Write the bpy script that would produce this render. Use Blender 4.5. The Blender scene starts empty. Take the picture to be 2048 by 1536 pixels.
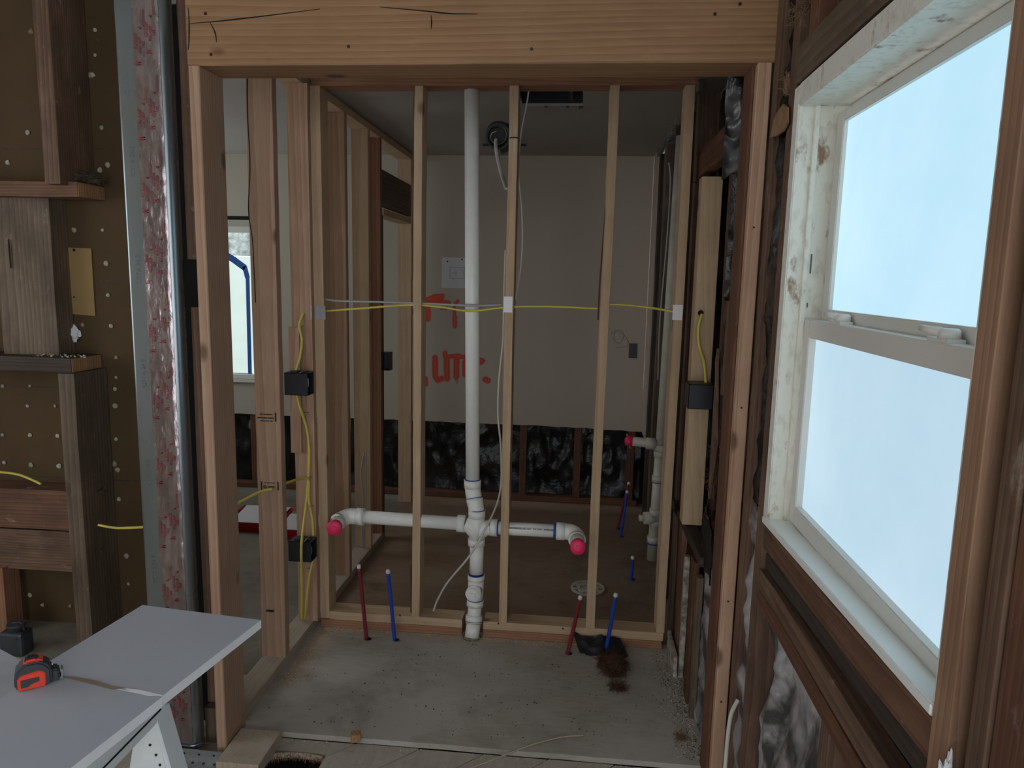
import bpy, bmesh, math, random
from mathutils import Vector, Matrix, noise
R_ = random.Random(7)
S = bpy.context.scene
COL = S.collection
# ------------------------------------------------------------------ camera
F = 1440.0; YAW, PITCH, ROLL = .0922, .1464, .0214; EYE = Vector((0, 0, 1.55))
_f = Vector((-math.sin(YAW)*math.cos(PITCH), math.cos(YAW)*math.cos(PITCH), -math.sin(PITCH)))
_r = Vector((math.cos(YAW), math.sin(YAW), 0)); _u = _r.cross(_f)
CR = math.cos(ROLL)*_r + math.sin(ROLL)*_u; CU = -math.sin(ROLL)*_r + math.cos(ROLL)*_u
cam = bpy.data.cameras.new('camera'); co = bpy.data.objects.new('camera', cam); COL.objects.link(co)
cam.sensor_width = 36; cam.sensor_fit = 'HORIZONTAL'; cam.lens = F/2048*36; cam.clip_start = .02
co.matrix_world = Matrix.Translation(EYE) @ Matrix((CR, CU, -_f)).transposed().to_4x4()
S.camera = co
# ------------------------------------------------------------------ world + exposure
w = bpy.data.worlds.new('sky'); S.world = w; w.use_nodes = True
bg = w.node_tree.nodes['Background']; bg.inputs[0].default_value = (.88, .94, 1, 1); bg.inputs[1].default_value = 2.95
S.view_settings.view_transform = 'Standard'; S.view_settings.look = 'None'; S.view_settings.gamma = 1
S.view_settings.use_curve_mapping = False
S.view_settings.exposure = 0.0
WINDOW_GLOW = 1.0

def _d(x, y): return (x-1024)/F*CR - (y-768)/F*CU + _f
def aty(x, y, Y): d = _d(x, y); return EYE + d*(Y/d.y)
def atz(x, y, z): d = _d(x, y); return EYE + d*((z-EYE.z)/d.z)
def atx(x, y, X): d = _d(x, y); return EYE + d*(X/d.x)

# ------------------------------------------------------------------ materials
class NT:
    def __init__(s, name):
        s.m = bpy.data.materials.new(name); s.m.use_nodes = True
        s.t = s.m.node_tree; s.b = s.t.nodes['Principled BSDF']
    def n(s, kind, **k):
        x = s.t.nodes.new('ShaderNode'+kind)
        for a, v in k.items():
            if a.startswith('i_'):
                key = a[2:]; key = int(key) if key.isdigit() else key.replace('_', ' ')
                if isinstance(v, bpy.types.NodeSocket): s.t.links.new(v, x.inputs[key])
                else: x.inputs[key].default_value = v
            else: setattr(x, a, v)
        return x
    def l(s, a, b): s.t.links.new(a, b)
    def mix(s, fac, a, b, mode='MIX'):
        x = s.t.nodes.new('ShaderNodeMix'); x.data_type = 'RGBA'; x.blend_type = mode
        for i, v in ((0, fac), (6, a), (7, b)):
            if isinstance(v, bpy.types.NodeSocket): s.l(v, x.inputs[i])
            else: x.inputs[i].default_value = v if not isinstance(v, tuple) or len(v) == 4 else (*v, 1)
        return x.outputs[2]
    def ramp(s, fac, stops):
        x = s.t.nodes.new('ShaderNodeValToRGB'); s.l(fac, x.inputs[0]); e = x.color_ramp.elements
        while len(e) < len(stops): e.new(.5)
        for q, (p, c) in zip(e, stops):
            q.position = p; q.color = (c, c, c, 1) if isinstance(c, (int, float)) else (*c, 1)
        return x.outputs[0]
    def math(s, op, a, b=0.0, clamp=False):
        x = s.t.nodes.new('ShaderNodeMath'); x.operation = op; x.use_clamp = clamp
        for i, v in ((0, a), (1, b)):
            if isinstance(v, bpy.types.NodeSocket): s.l(v, x.inputs[i])
            else: x.inputs[i].default_value = v
        return x.outputs[0]
    def noise(s, vec, scale, detail=4, rough=.55, dist=0):
        return s.n('TexNoise', i_Vector=vec, i_Scale=scale, i_Detail=detail, i_Roughness=rough, i_Distortion=dist).outputs[0]
    def coord(s, sc=(1, 1, 1), rnd=True):
        tc = s.n('TexCoord').outputs['Object']
        if rnd:
            oi = s.n('ObjectInfo').outputs['Random']
            c = s.n('CombineXYZ', i_X=s.math('MULTIPLY', oi, 17.3), i_Y=s.math('MULTIPLY', oi, 31.7), i_Z=s.math('MULTIPLY', oi, 53.1)).outputs[0]
            tc = s.n('VectorMath', operation='ADD', i_0=tc, i_1=c).outputs[0]
        return s.n('Mapping', i_Vector=tc, i_Scale=sc).outputs[0]
    def bump(s, h, st=.3, d=.002):
        b = s.n('Bump', i_Height=h, i_Strength=st, i_Distance=d); s.l(b.outputs[0], s.b.inputs['Normal'])
    def out(s, col=None, rough=.7, metal=0, spec=None):
        if col is not None:
            if isinstance(col, bpy.types.NodeSocket): s.l(col, s.b.inputs['Base Color'])
            else: s.b.inputs['Base Color'].default_value = (*col, 1)
        if isinstance(rough, bpy.types.NodeSocket): s.l(rough, s.b.inputs['Roughness'])
        else: s.b.inputs['Roughness'].default_value = rough
        s.b.inputs['Metallic'].default_value = metal
        if spec is not None: s.b.inputs['Specular IOR Level'].default_value = spec
        return s.m

def srgb(r, g, b):
    f = lambda c: (c/255/12.92 if c/255 <= .04045 else ((c/255+.055)/1.055)**2.4)
    return (f(r), f(g), f(b))

def wood(name, light, dark, knot=.5, stain=.0, stain_col=(.03, .022, .018), spots=0.0, ring=26, contrast=1.0):
    t = NT(name)
    v = t.coord((1, 1, .055)); vz = t.coord((1, 1, 1))
    warp = t.n('TexNoise', i_Vector=v, i_Scale=3.0, i_Detail=2.0).outputs[1]
    vv = t.n('VectorMath', operation='MULTIPLY_ADD', i_0=warp, i_1=(.16, .16, .0), i_2=v).outputs[0]
    rings = t.n('TexWave', wave_type='RINGS', rings_direction='Z', wave_profile='SAW', i_Vector=vv, i_Scale=ring, i_Distortion=2.2, i_Detail=3.0, i_Detail_Scale=1.2).outputs[1]
    fine = t.noise(v, 240, 3, .6)
    mid = t.noise(v, 38, 4, .6)
    g = t.math('ADD', t.math('MULTIPLY', rings, .30*contrast), t.math('ADD', t.math('MULTIPLY', fine, .40), t.math('MULTIPLY', mid, .38)))
    base = t.mix(t.ramp(g, [(.30, 0.0), (.80, 1.0)]), light, dark)
    oi = t.n('ObjectInfo').outputs['Random']
    base = t.mix(.6, base, t.ramp(oi, [(0, .80), (1, 1.12)]), 'MULTIPLY')
    big = t.noise(vz, 5.0, 3)
    base = t.mix(t.ramp(big, [(.35, 0), (.75, .35)]), base, tuple(c*.72 for c in dark))
    if knot > 0:
        kv = t.n('Mapping', i_Vector=vz, i_Scale=(1, 1, .55)).outputs[0]
        vo = t.n('TexVoronoi', i_Vector=kv, i_Scale=5.5, i_Randomness=1.0)
        k = t.ramp(vo.outputs['Distance'], [(.07, knot), (.12, 0.0)])
        base = t.mix(k, base, tuple(c*.30 for c in dark))
    if stain > 0:
        s1 = t.noise(t.coord((3, 3, 1.2)), 2.6, 6, .65)
        base = t.mix(t.ramp(s1, [(.42, 0), (.72, stain)]), base, stain_col)
    if spots > 0:
        nn = t.noise(t.coord((1, 1, .5)), 26, 7, .68); k = t.ramp(nn, [(.62, 0), (.72, spots)])
        base = t.mix(k, base, srgb(168, 156, 144))
    t.bump(t.math('ADD', fine, t.math('MULTIPLY', mid, .6)), .22, .0012)
    return t.out(base, .72, spec=.25)

M = {}
M['fir_gold'] = wood('golden fir', srgb(182, 144, 108), srgb(146, 106, 74), .8, ring=20)
M['fir_pink'] = wood('pinkish fir', srgb(204, 170, 144), srgb(168, 130, 104), .8, ring=24)
M['fir_pale'] = wood('pale spruce', srgb(212, 184, 152), srgb(180, 148, 114), .8, ring=18, contrast=.6)
M['fir_red'] = wood('reddish fir', srgb(172, 128, 100), srgb(132, 90, 66), .6)
M['fir_dust'] = wood('dusty fir', srgb(196, 182, 164), srgb(160, 140, 118), .2, .4, srgb(150, 142, 132), contrast=.5)
M['old_brown'] = wood('old brown redwood', srgb(138, 110, 90), srgb(92, 68, 54), .3, .6, spots=.5)
M['old_red'] = wood('old reddish redwood', srgb(132, 92, 70), srgb(90, 60, 45), .2, .5, spots=.25)
M['old_grey'] = wood('weathered grey wood', srgb(134, 116, 98), srgb(94, 78, 64), .3, .55, spots=.4)
M['old_dark'] = wood('dark weathered wood', srgb(92, 80, 70), srgb(58, 48, 42), .2, .6, spots=.3)
M['old_paint'] = wood('paint flecked wood', srgb(138, 104, 82), srgb(98, 66, 50), .2, .5, spots=.8)
M['fir_smear'] = wood('paint smeared fir', srgb(182, 146, 120), srgb(140, 104, 80), .4, .3, srgb(96, 70, 56), spots=.5)
M['endgrain'] = wood('fresh cut end', srgb(200, 160, 118), srgb(150, 108, 74), .2, .35)

def simple(name, c, rough=.6, metal=0, spec=None, var=0.0, scale=8, bump=0):
    t = NT(name); col = c
    if var > 0:
        n = t.noise(t.coord(), scale, 5)
        col = t.mix(t.ramp(n, [(.3, 0), (.7, 1)]), tuple(x*(1-var) for x in c), tuple(min(1, x*(1+var)) for x in c))
    if bump: t.bump(t.noise(t.coord(), scale*3, 4), bump, .002)
    return t.out(col, rough, metal, spec)
M['pvc'] = simple('white pvc', srgb(240, 239, 233), .35, var=.03, scale=20)
M['pvc_dull'] = simple('dusty pvc', srgb(196, 188, 174), .5, var=.1, scale=14)
M['primer'] = simple('blue primer', srgb(38, 70, 150), .5)
M['pink'] = simple('pink plastic', srgb(240, 40, 100), .45)
M['pex_red'] = simple('red tubing', srgb(126, 36, 48), .35)
M['pex_blue'] = simple('blue tubing', srgb(34, 68, 168), .35)
M['cap_white'] = simple('white cap', srgb(220, 218, 210), .5)
M['yellow_cable'] = simple('yellow cable', srgb(212, 198, 92), .5, var=.08)
M['white_cable'] = simple('white cable', srgb(206, 202, 190), .5, var=.06)
M['grey_cable'] = simple('grey cable', srgb(172, 168, 164), .5)
M['black_plastic'] = simple('black plastic', srgb(30, 33, 38), .42, var=.2)
M['black_wire'] = simple('black wire', srgb(22, 22, 22), .5)
M['copper'] = simple('copper wire', srgb(184, 120, 70), .3, .8)
M['white_steel'] = simple('pale steel plate', srgb(226, 222, 222), .45, .1)
M['steel'] = simple('galvanised plate', srgb(180, 182, 184), .35, .9, var=.1, scale=30)
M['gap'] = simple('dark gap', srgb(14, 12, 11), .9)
M['screw'] = simple('screw head', srgb(60, 58, 56), .4, .8)
M['print_black'] = simple('black ink', srgb(38, 34, 34), .7)
M['print_red'] = simple('red ink', srgb(150, 44, 58), .6)
M['gypsum'] = simple('gypsum edge', srgb(246, 246, 248), .8, var=.05)
M['drywall_face'] = simple('grey drywall paper', srgb(184, 187, 197), .75, var=.035, scale=3)
M['kraft'] = simple('torn paper', srgb(150, 132, 116), .85)
M['white_paint'] = simple('white paint', srgb(228, 232, 232), .5, var=.05, scale=12)
M['sill_white'] = simple('bright white sill paint', srgb(244, 246, 242), .4, var=.02)
t = NT('dirty cracked paint'); n_ = t.noise(t.coord(), 30, 6, .7); M['dirty_paint'] = t.out(t.mix(t.ramp(n_, [(.4, 0), (.6, 1)]), srgb(196, 190, 176), srgb(120, 108, 96)), .8)
M['scuffed'] = simple('scuffed drywall', srgb(178, 180, 186), .8, var=.12, scale=9)
M['tape_red'] = simple('red plastic', srgb(240, 72, 50), .4)
M['rubber'] = simple('grey rubber', srgb(62, 62, 66), .65)
M['tray_red'] = simple('red tray', srgb(170, 20, 34), .35)
M['card'] = simple('cardboard', srgb(150, 122, 78), .85, var=.06)
M['foam'] = simple('white foam', srgb(222, 222, 224), .9, var=.08, scale=40, bump=.6)
M['blue_tape'] = simple('blue masking tape', srgb(36, 92, 170), .7)
M['paper'] = simple('paper sheet', srgb(206, 204, 204), .8)
M['pencil'] = simple('pencil line', srgb(84, 80, 80), .8)
M['vinyl'] = simple('white vinyl', srgb(222, 218, 210), .38, var=.02)
M['fibre'] = simple('brown fibre', srgb(92, 62, 48), .95, var=.35, scale=30)
M['fibre_tan'] = simple('tan fibre', srgb(140, 108, 80), .95, var=.3, scale=30)
M['fibre_grey'] = simple('grey fibre', srgb(92, 80, 62), .95, var=.35, scale=30)
M['sawdust'] = simple('sawdust', srgb(206, 176, 138), .9, var=.25, scale=60)
M['crumb'] = simple('pale crumbs', srgb(186, 178, 164), .9, var=.3, scale=60)
M['dirt'] = simple('dark dirt', srgb(66, 54, 44), .95, var=.3, scale=60)

t = NT('peeling painted trim'); v = t.coord((1, 1, .5))
n1 = t.noise(v, 14, 6, .65); n2 = t.noise(v, 60, 3)
c = t.mix(t.ramp(n1, [(.32, 1), (.40, 0)]), srgb(234, 232, 220), srgb(152, 120, 92))
c = t.mix(t.ramp(n2, [(.3, .4), (.5, 0)]), c, srgb(176, 168, 148))
t.bump(n1, .4, .002); M['peeled'] = t.out(c, .6)

t = NT('painted drywall cream'); n = t.noise(t.coord(rnd=False), 1.2, 4); n2 = t.noise(t.coord(rnd=False), 160, 2)
c = t.mix(t.ramp(n, [(.3, 0), (.7, 1)]), srgb(184, 178, 160), srgb(196, 189, 171)); t.bump(n2, .15, .001)
M['wall_cream'] = t.out(c, .8)
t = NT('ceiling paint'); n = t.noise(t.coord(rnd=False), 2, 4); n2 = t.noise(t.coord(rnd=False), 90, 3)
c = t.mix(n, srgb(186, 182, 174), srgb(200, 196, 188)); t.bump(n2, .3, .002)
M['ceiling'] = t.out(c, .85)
M['ceiling_grey'] = simple('ceiling paint with shade', srgb(162, 154, 145), .85, var=.05, scale=2, bump=.1)  # greyer than the next room: paint plus the bathroom's dimmer light
M['wall_greige'] = simple('greige paint with shade', srgb(184, 170, 155), .8, var=.04, scale=1.2, bump=.04)  # browner paint with the bathroom's dimmer light mixed into the tone

def plyfloor(key, name, c1, c2, c3, c4, c5):
    t = NT(name); v = t.coord(rnd=False)
    n1 = t.noise(v, 1.6, 6, .6); n2 = t.noise(t.coord((1, 8, 1), False), 14, 4); n3 = t.noise(v, 60, 5, .7); n4 = t.noise(v, 4, 5, .7); n5 = t.noise(v, 2.3, 7, .65, .8)
    c = t.mix(t.ramp(n2, [(.3, 0), (.7, 1)]), c1, c2)
    c = t.mix(t.ramp(n1, [(.4, 0), (.62, .75)]), c, c3)
    c = t.mix(t.ramp(n4, [(.52, 0), (.72, .55)]), c, c4)
    c = t.mix(t.ramp(n5, [(.55, 0), (.75, .5)]), c, c4)
    c = t.mix(t.ramp(n3, [(.64, 0), (.72, .55)]), c, c5)
    t.bump(n3, .2, .001); M[key] = t.out(c, .8, spec=.2)
plyfloor('plywood', 'dirty plywood floor', srgb(160, 150, 138), srgb(174, 166, 155), srgb(186, 181, 174), srgb(132, 122, 110), srgb(80, 70, 60))
plyfloor('plywood_mid', 'dull plywood floor', srgb(118, 110, 98), srgb(132, 124, 110), srgb(140, 133, 122), srgb(100, 92, 82), srgb(66, 58, 50))
plyfloor('plywood_brown', 'raw plywood floor', srgb(128, 104, 84), srgb(142, 118, 96), srgb(150, 132, 114), srgb(100, 82, 68), srgb(66, 54, 44))
t = NT('dusty plank'); v = t.coord((1, .08, 1), False)
n1 = t.noise(v, 40, 5); n2 = t.noise(t.coord(rnd=False), 9, 6, .7); n3 = t.noise(t.coord(rnd=False), 80, 4, .7)
c = t.mix(n1, srgb(160, 150, 136), srgb(192, 184, 172)); c = t.mix(t.ramp(n2, [(.5, 0), (.7, .6)]), c, srgb(140, 124, 104))
c = t.mix(t.ramp(n3, [(.62, 0), (.70, .5)]), c, srgb(84, 74, 60)); t.bump(n3, .2, .001); M['plank'] = t.out(c, .8, spec=.2)

def foilpaper(name, c, rough, metal):
    t = NT(name); v = t.coord(rnd=False); n = t.noise(v, 5, 5, .55, .8); n2 = t.noise(v, 40, 4)
    col = t.mix(t.ramp(n, [(.40, 0), (.56, 1)]), tuple(x*.15 for x in c), c)  # noise paints sheen patches and dark folds into the base colour
    t.bump(t.math('ADD', n, t.math('MULTIPLY', n2, .15)), .8, .02)
    return t.out(col, rough, metal, .5)
M['black_paper'] = foilpaper('black building paper', srgb(36, 35, 35), .34, .0)
M['sheen_film'] = foilpaper('black film with painted sheen', srgb(196, 192, 193), .34, .25)  # pale base colour paints the reflected sheen of black film
M['sheen_paper'] = foilpaper('black paper with painted sheen', srgb(112, 110, 110), .32, .2)  # mid-grey base colour paints a sheen on black paper

t = NT('brown fibreboard'); v = t.coord(rnd=False); n = t.noise(v, 3, 6, .6); n2 = t.noise(v, 90, 3)
c = t.mix(n, srgb(72, 57, 40), srgb(96, 77, 54))
vo = t.n('TexVoronoi', i_Vector=v, i_Scale=7.0, i_Randomness=.45)
k = t.ramp(t.math('ADD', vo.outputs['Distance'], t.math('MULTIPLY', n2, .10)), [(.13, .75), (.17, 0)])
c = t.mix(k, c, srgb(168, 156, 136)); t.bump(n2, .3, .001); M['fibreboard'] = t.out(c, .85, spec=.15)

t = NT('galvanised duct'); v = t.coord((1, 1, .3)); n = t.noise(v, 8, 4)
c = t.mix(n, srgb(128, 138, 142), srgb(156, 164, 166)); M['duct'] = t.out(c, t.ramp(n, [(0, .22), (1, .32)]), .88)
t = NT('foil tape'); v = t.coord((1, 1, .35)); n = t.noise(v, 22, 5, .7, .5)
c = t.mix(t.ramp(n, [(.4, 0), (.65, 1)]), srgb(146, 134, 134), srgb(182, 170, 170)); t.bump(n, .6, .004); M['foil_tape'] = t.out(c, .24, .97)

def glow(name, c1, c2, strength, scale=3):
    t = NT(name); n = t.noise(t.coord(rnd=False), scale, 4, .6)
    c = t.mix(t.ramp(n, [(.3, 0), (.7, 1)]), c1, c2)
    t.l(c, t.b.inputs['Emission Color']); t.b.inputs['Emission Strength'].default_value = strength
    return t.out((.05, .05, .05), .35, spec=.4)
M['glass_up'] = glow('frosted glass upper', (.48, .77, .93), (.58, .84, .98), WINDOW_GLOW)
M['glass_low'] = glow('frosted glass lower', (.46, .66, .79), (.54, .72, .84), WINDOW_GLOW)
M['glass_back'] = glow('masked glass', (.62, .78, .72), (.72, .86, .82), 1.0)
M['glass_tree'] = glow('tree seen through glass', (.16, .22, .20), (.85, 1.0, 1.0), .8, 18)

# ------------------------------------------------------------------ mesh helpers
def link(name, me, mat=None, parent=None, mw=None):
    o = bpy.data.objects.new(name, me); COL.objects.link(o)
    if mat is not None:
        for m_ in (mat if isinstance(mat, (list, tuple)) else [mat]): me.materials.append(m_)
    if mw is not None: o.matrix_world = mw
    if parent is not None:
        o.parent = parent; o.matrix_parent_inverse = parent_world(parent).inverted()
    return o
def parent_world(p):
    m_ = p.matrix_basis.copy()
    while p.parent is not None:
        m_ = p.parent.matrix_basis @ p.matrix_parent_inverse @ m_; p = p.parent
    return m_
def tag(o, label, cat, group=None, kind=None):
    o['label'] = label; o['category'] = cat
    if group: o['group'] = group
    if kind: o['kind'] = kind
    return o
def struct(o, label=None, cat=None):
    o['kind'] = 'structure'
    if label: o['label'] = label
    if cat: o['category'] = cat
    return o
def empty(name, loc, label, cat, group=None):
    o = bpy.data.objects.new(name, None); COL.objects.link(o); o.location = loc; o.empty_display_size = .05
    return tag(o, label, cat, group)

AX = {'z': Matrix(((1, 0, 0), (0, 1, 0), (0, 0, 1))), 'x': Matrix(((0, 0, 1), (1, 0, 0), (0, 1, 0))), 'y': Matrix(((0, 1, 0), (0, 0, 1), (1, 0, 0)))}
def beam(name, x, y, z, mat, axis='z', lean=(0, 0), jit=0.0, bev=.0015, parent=None, seg=None, seed=0, taper=None):
    """box x=(x0,x1) y=(y0,y1) z=(z0,z1), grain along axis; lean = offset of the far end in the two cross directions (local x,y)"""
    lo = Vector((x[0], y[0], z[0])); hi = Vector((x[1], y[1], z[1])); R = AX[axis]
    inv = R.transposed(); sz = inv @ (hi-lo); a, b, L = abs(sz.x), abs(sz.y), abs(sz.z)
    c = (lo+hi)/2; org = c - (R @ Vector((0, 0, 1)))*L/2
    bm = bmesh.new(); n = seg or (max(1, int(L/.12)) if jit else 1); rings = []
    rr = random.Random(seed or hash(name) % 999 + int(L*1000))
    cx, cy = a/2, b/2; v_ = min(bev, a*.3, b*.3)
    ph = [rr.uniform(0, 6.28) for _ in range(4)]
    for i in range(n+1):
        t = i/n; ox, oy = lean[0]*t, lean[1]*t
        if jit and 0 < i < n:
            ox += jit*math.sin(t*5+ph[0])*.7+rr.uniform(-1, 1)*jit*.25; oy += jit*math.sin(t*4+ph[1])*.7+rr.uniform(-1, 1)*jit*.25
        k = 1 if not taper else 1+(taper-1)*t
        j = lambda: rr.uniform(-1, 1)*jit*.22
        pts = [(-cx*k+v_, -cy), (cx*k-v_, -cy), (cx*k, -cy+v_), (cx*k, cy-v_), (cx*k-v_, cy), (-cx*k+v_, cy), (-cx*k, cy-v_), (-cx*k, -cy+v_)]
        rings.append([bm.verts.new((px+ox+(j() if jit else 0), py+oy+(j() if jit else 0), L*t)) for px, py in pts])
    for i in range(n):
        for q in range(8): bm.faces.new((rings[i][q], rings[i][(q+1) % 8], rings[i+1][(q+1) % 8], rings[i+1][q]))
    bm.faces.new(rings[0][::-1]); bm.faces.new(rings[-1])
    me = bpy.data.meshes.new(name); bm.to_mesh(me); bm.free()
    mw = Matrix.Translation(org) @ R.to_4x4()
    return link(name, me, mat, parent, mw)

def at_origin(o):
    """move a mesh object's origin to its lowest centre"""
    vs = [v.co for v in o.data.vertices]
    lo = Vector([min(v[i] for v in vs) for i in range(3)]); hi = Vector([max(v[i] for v in vs) for i in range(3)])
    p = Vector(((lo.x+hi.x)/2, (lo.y+hi.y)/2, lo.z)); o.data.transform(Matrix.Translation(-p)); o.matrix_basis = o.matrix_basis @ Matrix.Translation(p)
    return o

def smooth_pts(pts, k=8):
    p = [Vector(q) for q in pts]
    if len(p) < 3: return p
    out = []
    for i in range(len(p)-1):
        a = p[max(i-1, 0)]; b = p[i]; c = p[i+1]; d = p[min(i+2, len(p)-1)]
        for j in range(k):
            t = j/k; out.append(.5*((2*b)+(-a+c)*t+(2*a-5*b+4*c-d)*t*t+(-a+3*b-3*c+d)*t**3))
    out.append(p[-1]); return out
def tube_bm(bm, pts, r, n=10, flat=1.0, cap=True):
    P = [Vector(q) for q in pts]; rad = r if isinstance(r, (list, tuple)) else [r]*len(P)
    T = [(P[min(i+1, len(P)-1)]-P[max(i-1, 0)]).normalized() for i in range(len(P))]
    up = Vector((0, 1, 0)) if abs(T[0].y) < .8 else Vector((1, 0, 0)); N = (up-T[0]*up.dot(T[0])).normalized(); rings = []
    for i, p in enumerate(P):
        N = (N-T[i]*N.dot(T[i])).normalized(); B = T[i].cross(N)
        rings.append([bm.verts.new(p+(N*math.cos(a)*flat+B*math.sin(a))*rad[i]) for a in (2*math.pi*q/n for q in range(n))])
    for i in range(len(P)-1):
        for q in range(n):
            f = bm.faces.new((rings[i][q], rings[i][(q+1) % n], rings[i+1][(q+1) % n], rings[i+1][q])); f.smooth = True
    if cap: bm.faces.new(rings[0][::-1]); bm.faces.new(rings[-1])
def frombm(name, bm, mat, parent=None, smooth=False, origin=True):
    bmesh.ops.recalc_face_normals(bm, faces=bm.faces)
    me = bpy.data.meshes.new(name); bm.to_mesh(me); bm.free()
    if smooth:
        for p in me.polygons: p.use_smooth = True
    o = link(name, me, mat)
    if origin and len(me.vertices): at_origin(o)
    if parent is not None:
        o.parent = parent; o.matrix_parent_inverse = parent_world(parent).inverted()
    return o
def tube(name, pts, r, mat, parent=None, k=8, n=10, flat=1.0, smooth=True):
    P = smooth_pts(pts, k) if smooth else list(pts)
    if isinstance(r, (list, tuple)) and len(r) != len(P):
        m_ = (len(r)-1)/(len(P)-1); r = [r[min(int(i*m_), len(r)-2)]*(1-(i*m_-min(int(i*m_), len(r)-2)))+r[min(int(i*m_), len(r)-2)+1]*(i*m_-min(int(i*m_), len(r)-2)) for i in range(len(P))]
    bm = bmesh.new(); tube_bm(bm, P, r, n, flat); return frombm(name, bm, mat, parent)
def box_bm(bm, lo, hi, mw=None):
    vs = [bm.verts.new((mw @ Vector(p)) if mw else p) for p in [(x, y, z) for x in (lo[0], hi[0]) for y in (lo[1], hi[1]) for z in (lo[2], hi[2])]]
    for f in ((0, 1, 3, 2), (4, 6, 7, 5), (0, 4, 5, 1), (2, 3, 7, 6), (0, 2, 6, 4), (1, 5, 7, 3)): bm.faces.new([vs[i] for i in f])
    return vs
def box(name, lo, hi, mat, parent=None, bev=0.0, mw=None):
    bm = bmesh.new(); box_bm(bm, lo, hi, mw)
    if bev: bmesh.ops.bevel(bm, geom=bm.edges[:], offset=bev, segments=2, affect='EDGES', profile=.5)
    return frombm(name, bm, mat, parent)
def prism(name, poly, thick, mat, parent=None, bev=0.0):
    """poly: list of 3D points (planar); thick: extrusion vector"""
    bm = bmesh.new(); a = [bm.verts.new(p) for p in poly]; b = [bm.verts.new(Vector(p)+Vector(thick)) for p in poly]
    bm.faces.new(a[::-1]); bm.faces.new(b)
    for i in range(len(a)): bm.faces.new((a[i], a[(i+1) % len(a)], b[(i+1) % len(a)], b[i]))
    if bev: bmesh.ops.bevel(bm, geom=bm.edges[:], offset=bev, segments=2, affect='EDGES')
    return frombm(name, bm, mat, parent)
def crumple(name, org, u, v, nrm, mat, amp=.02, freq=8, seed=0, res=.02, jag=.0, parent=None, bulge=0.0, ridge=1.0):
    """creased sheet: org + s*u + t*v, pushed along nrm; never passes the plane by more than amp"""
    u, v, nrm = Vector(u), Vector(v), Vector(nrm).normalized(); org = Vector(org)
    nu = max(2, int(u.length/res)); nv = max(2, int(v.length/res)); bm = bmesh.new(); g = []
    for i in range(nu+1):
        row = []
        for j in range(nv+1):
            s, t = i/nu, j/nv; p = org+u*s+v*t; q = p*freq+Vector((seed*3.1, seed*1.7, 0))
            q2 = Vector((q.x, q.y, q.z*.55))
            h = 1-abs(noise.noise(q2))*2.4; h2 = 1-abs(noise.noise(q2*2.3+Vector((5, 1, 2))))*2.4
            h3 = noise.noise(q2*.5)
            d = amp*(ridge*(.6*h+.3*h2)+.6*h3)-amp*.3+bulge*math.sin(math.pi*s)*math.sin(math.pi*t)
            e = Vector((0, 0, 0))
            if jag:
                if j == nv: e = v.normalized()*jag*noise.noise(p*18+Vector((seed, 0, 0)))*2
                if j == 0: e = v.normalized()*jag*noise.noise(p*18+Vector((seed, 9, 0)))*2
            row.append(bm.verts.new(p+nrm*d+e))
        g.append(row)
    for i in range(nu):
        for j in range(nv):
            f = bm.faces.new((g[i][j], g[i+1][j], g[i+1][j+1], g[i][j+1])); f.smooth = True
    me = bpy.data.meshes.new(name); bm.to_mesh(me); bm.free(); return at_origin(link(name, me, mat, parent))
def text(name, body, size, mw, mat, parent=None, bold=0.0, ext=.0003, sx=1.0):
    c = bpy.data.curves.new(name, 'FONT'); c.body = body; c.size = size; c.extrude = ext; c.resolution_u = 2; c.offset = bold
    c.align_x = 'CENTER'; c.align_y = 'CENTER'
    tmp = bpy.data.objects.new('tmp', c); me = bpy.data.meshes.new_from_object(tmp)
    bpy.data.objects.remove(tmp); me.transform(mw @ Matrix.Diagonal((sx, 1, 1, 1)))
    me.materials.clear(); return me
def join_text(name, items, mat, parent):
    bm = bmesh.new()
    for body, size, mw, bold, sx in items:
        me = text('t', body, size, mw, None, bold=bold, sx=sx); bm.from_mesh(me); bpy.data.meshes.remove(me)
    me = bpy.data.meshes.new(name); bm.to_mesh(me); bm.free(); return at_origin(link(name, me, mat)) if parent is None else _par(at_origin(link(name, me, mat)), parent)
def _par(o, p):
    o.parent = p; o.matrix_parent_inverse = parent_world(p).inverted(); return o
def face_y(p, rot=0.0):   # text plane facing -Y at p
    return Matrix.Translation(p) @ Matrix.Rotation(math.radians(90), 4, 'X') @ Matrix.Rotation(rot, 4, 'Z')
def fluff(name, centre, size, n, length, mat, seed=0, parent=None, lump=.8, thick=.0007):
    rr = random.Random(seed); bm = bmesh.new(); c = Vector(centre); s = Vector(size)
    if lump:
        r = bmesh.ops.create_icosphere(bm, subdivisions=4, radius=1)
        for v_ in r['verts']:
            k = 1+.5*noise.noise(v_.co*2.2+Vector((seed, 0, 0)))+.25*noise.noise(v_.co*7)
            v_.co = c+Vector((v_.co.x*s.x*k*lump, v_.co.y*s.y*k*lump, max(-s.z*.98, v_.co.z*s.z*k*lump)))
    for _ in range(n):
        d = Vector((rr.gauss(0, 1), rr.gauss(0, 1), rr.gauss(0, 1))).normalized(); p = c+Vector((d.x*s.x, d.y*s.y, max(-s.z*.9, d.z*s.z)))*rr.uniform(.6, 1.0)
        t = Vector((rr.gauss(0, 1), rr.gauss(0, 1), rr.gauss(0, .6))).normalized(); q = [p]
        for k in range(4):
            t = (t+Vector((rr.gauss(0, .5), rr.gauss(0, .5), rr.gauss(0, .4)))).normalized(); nx = q[-1]+t*length/4; nx.z = max(nx.z, c.z-s.z*.95); q.append(nx)
        tube_bm(bm, q, thick, 3, cap=False)
    return frombm(name, bm, mat, parent)
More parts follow.
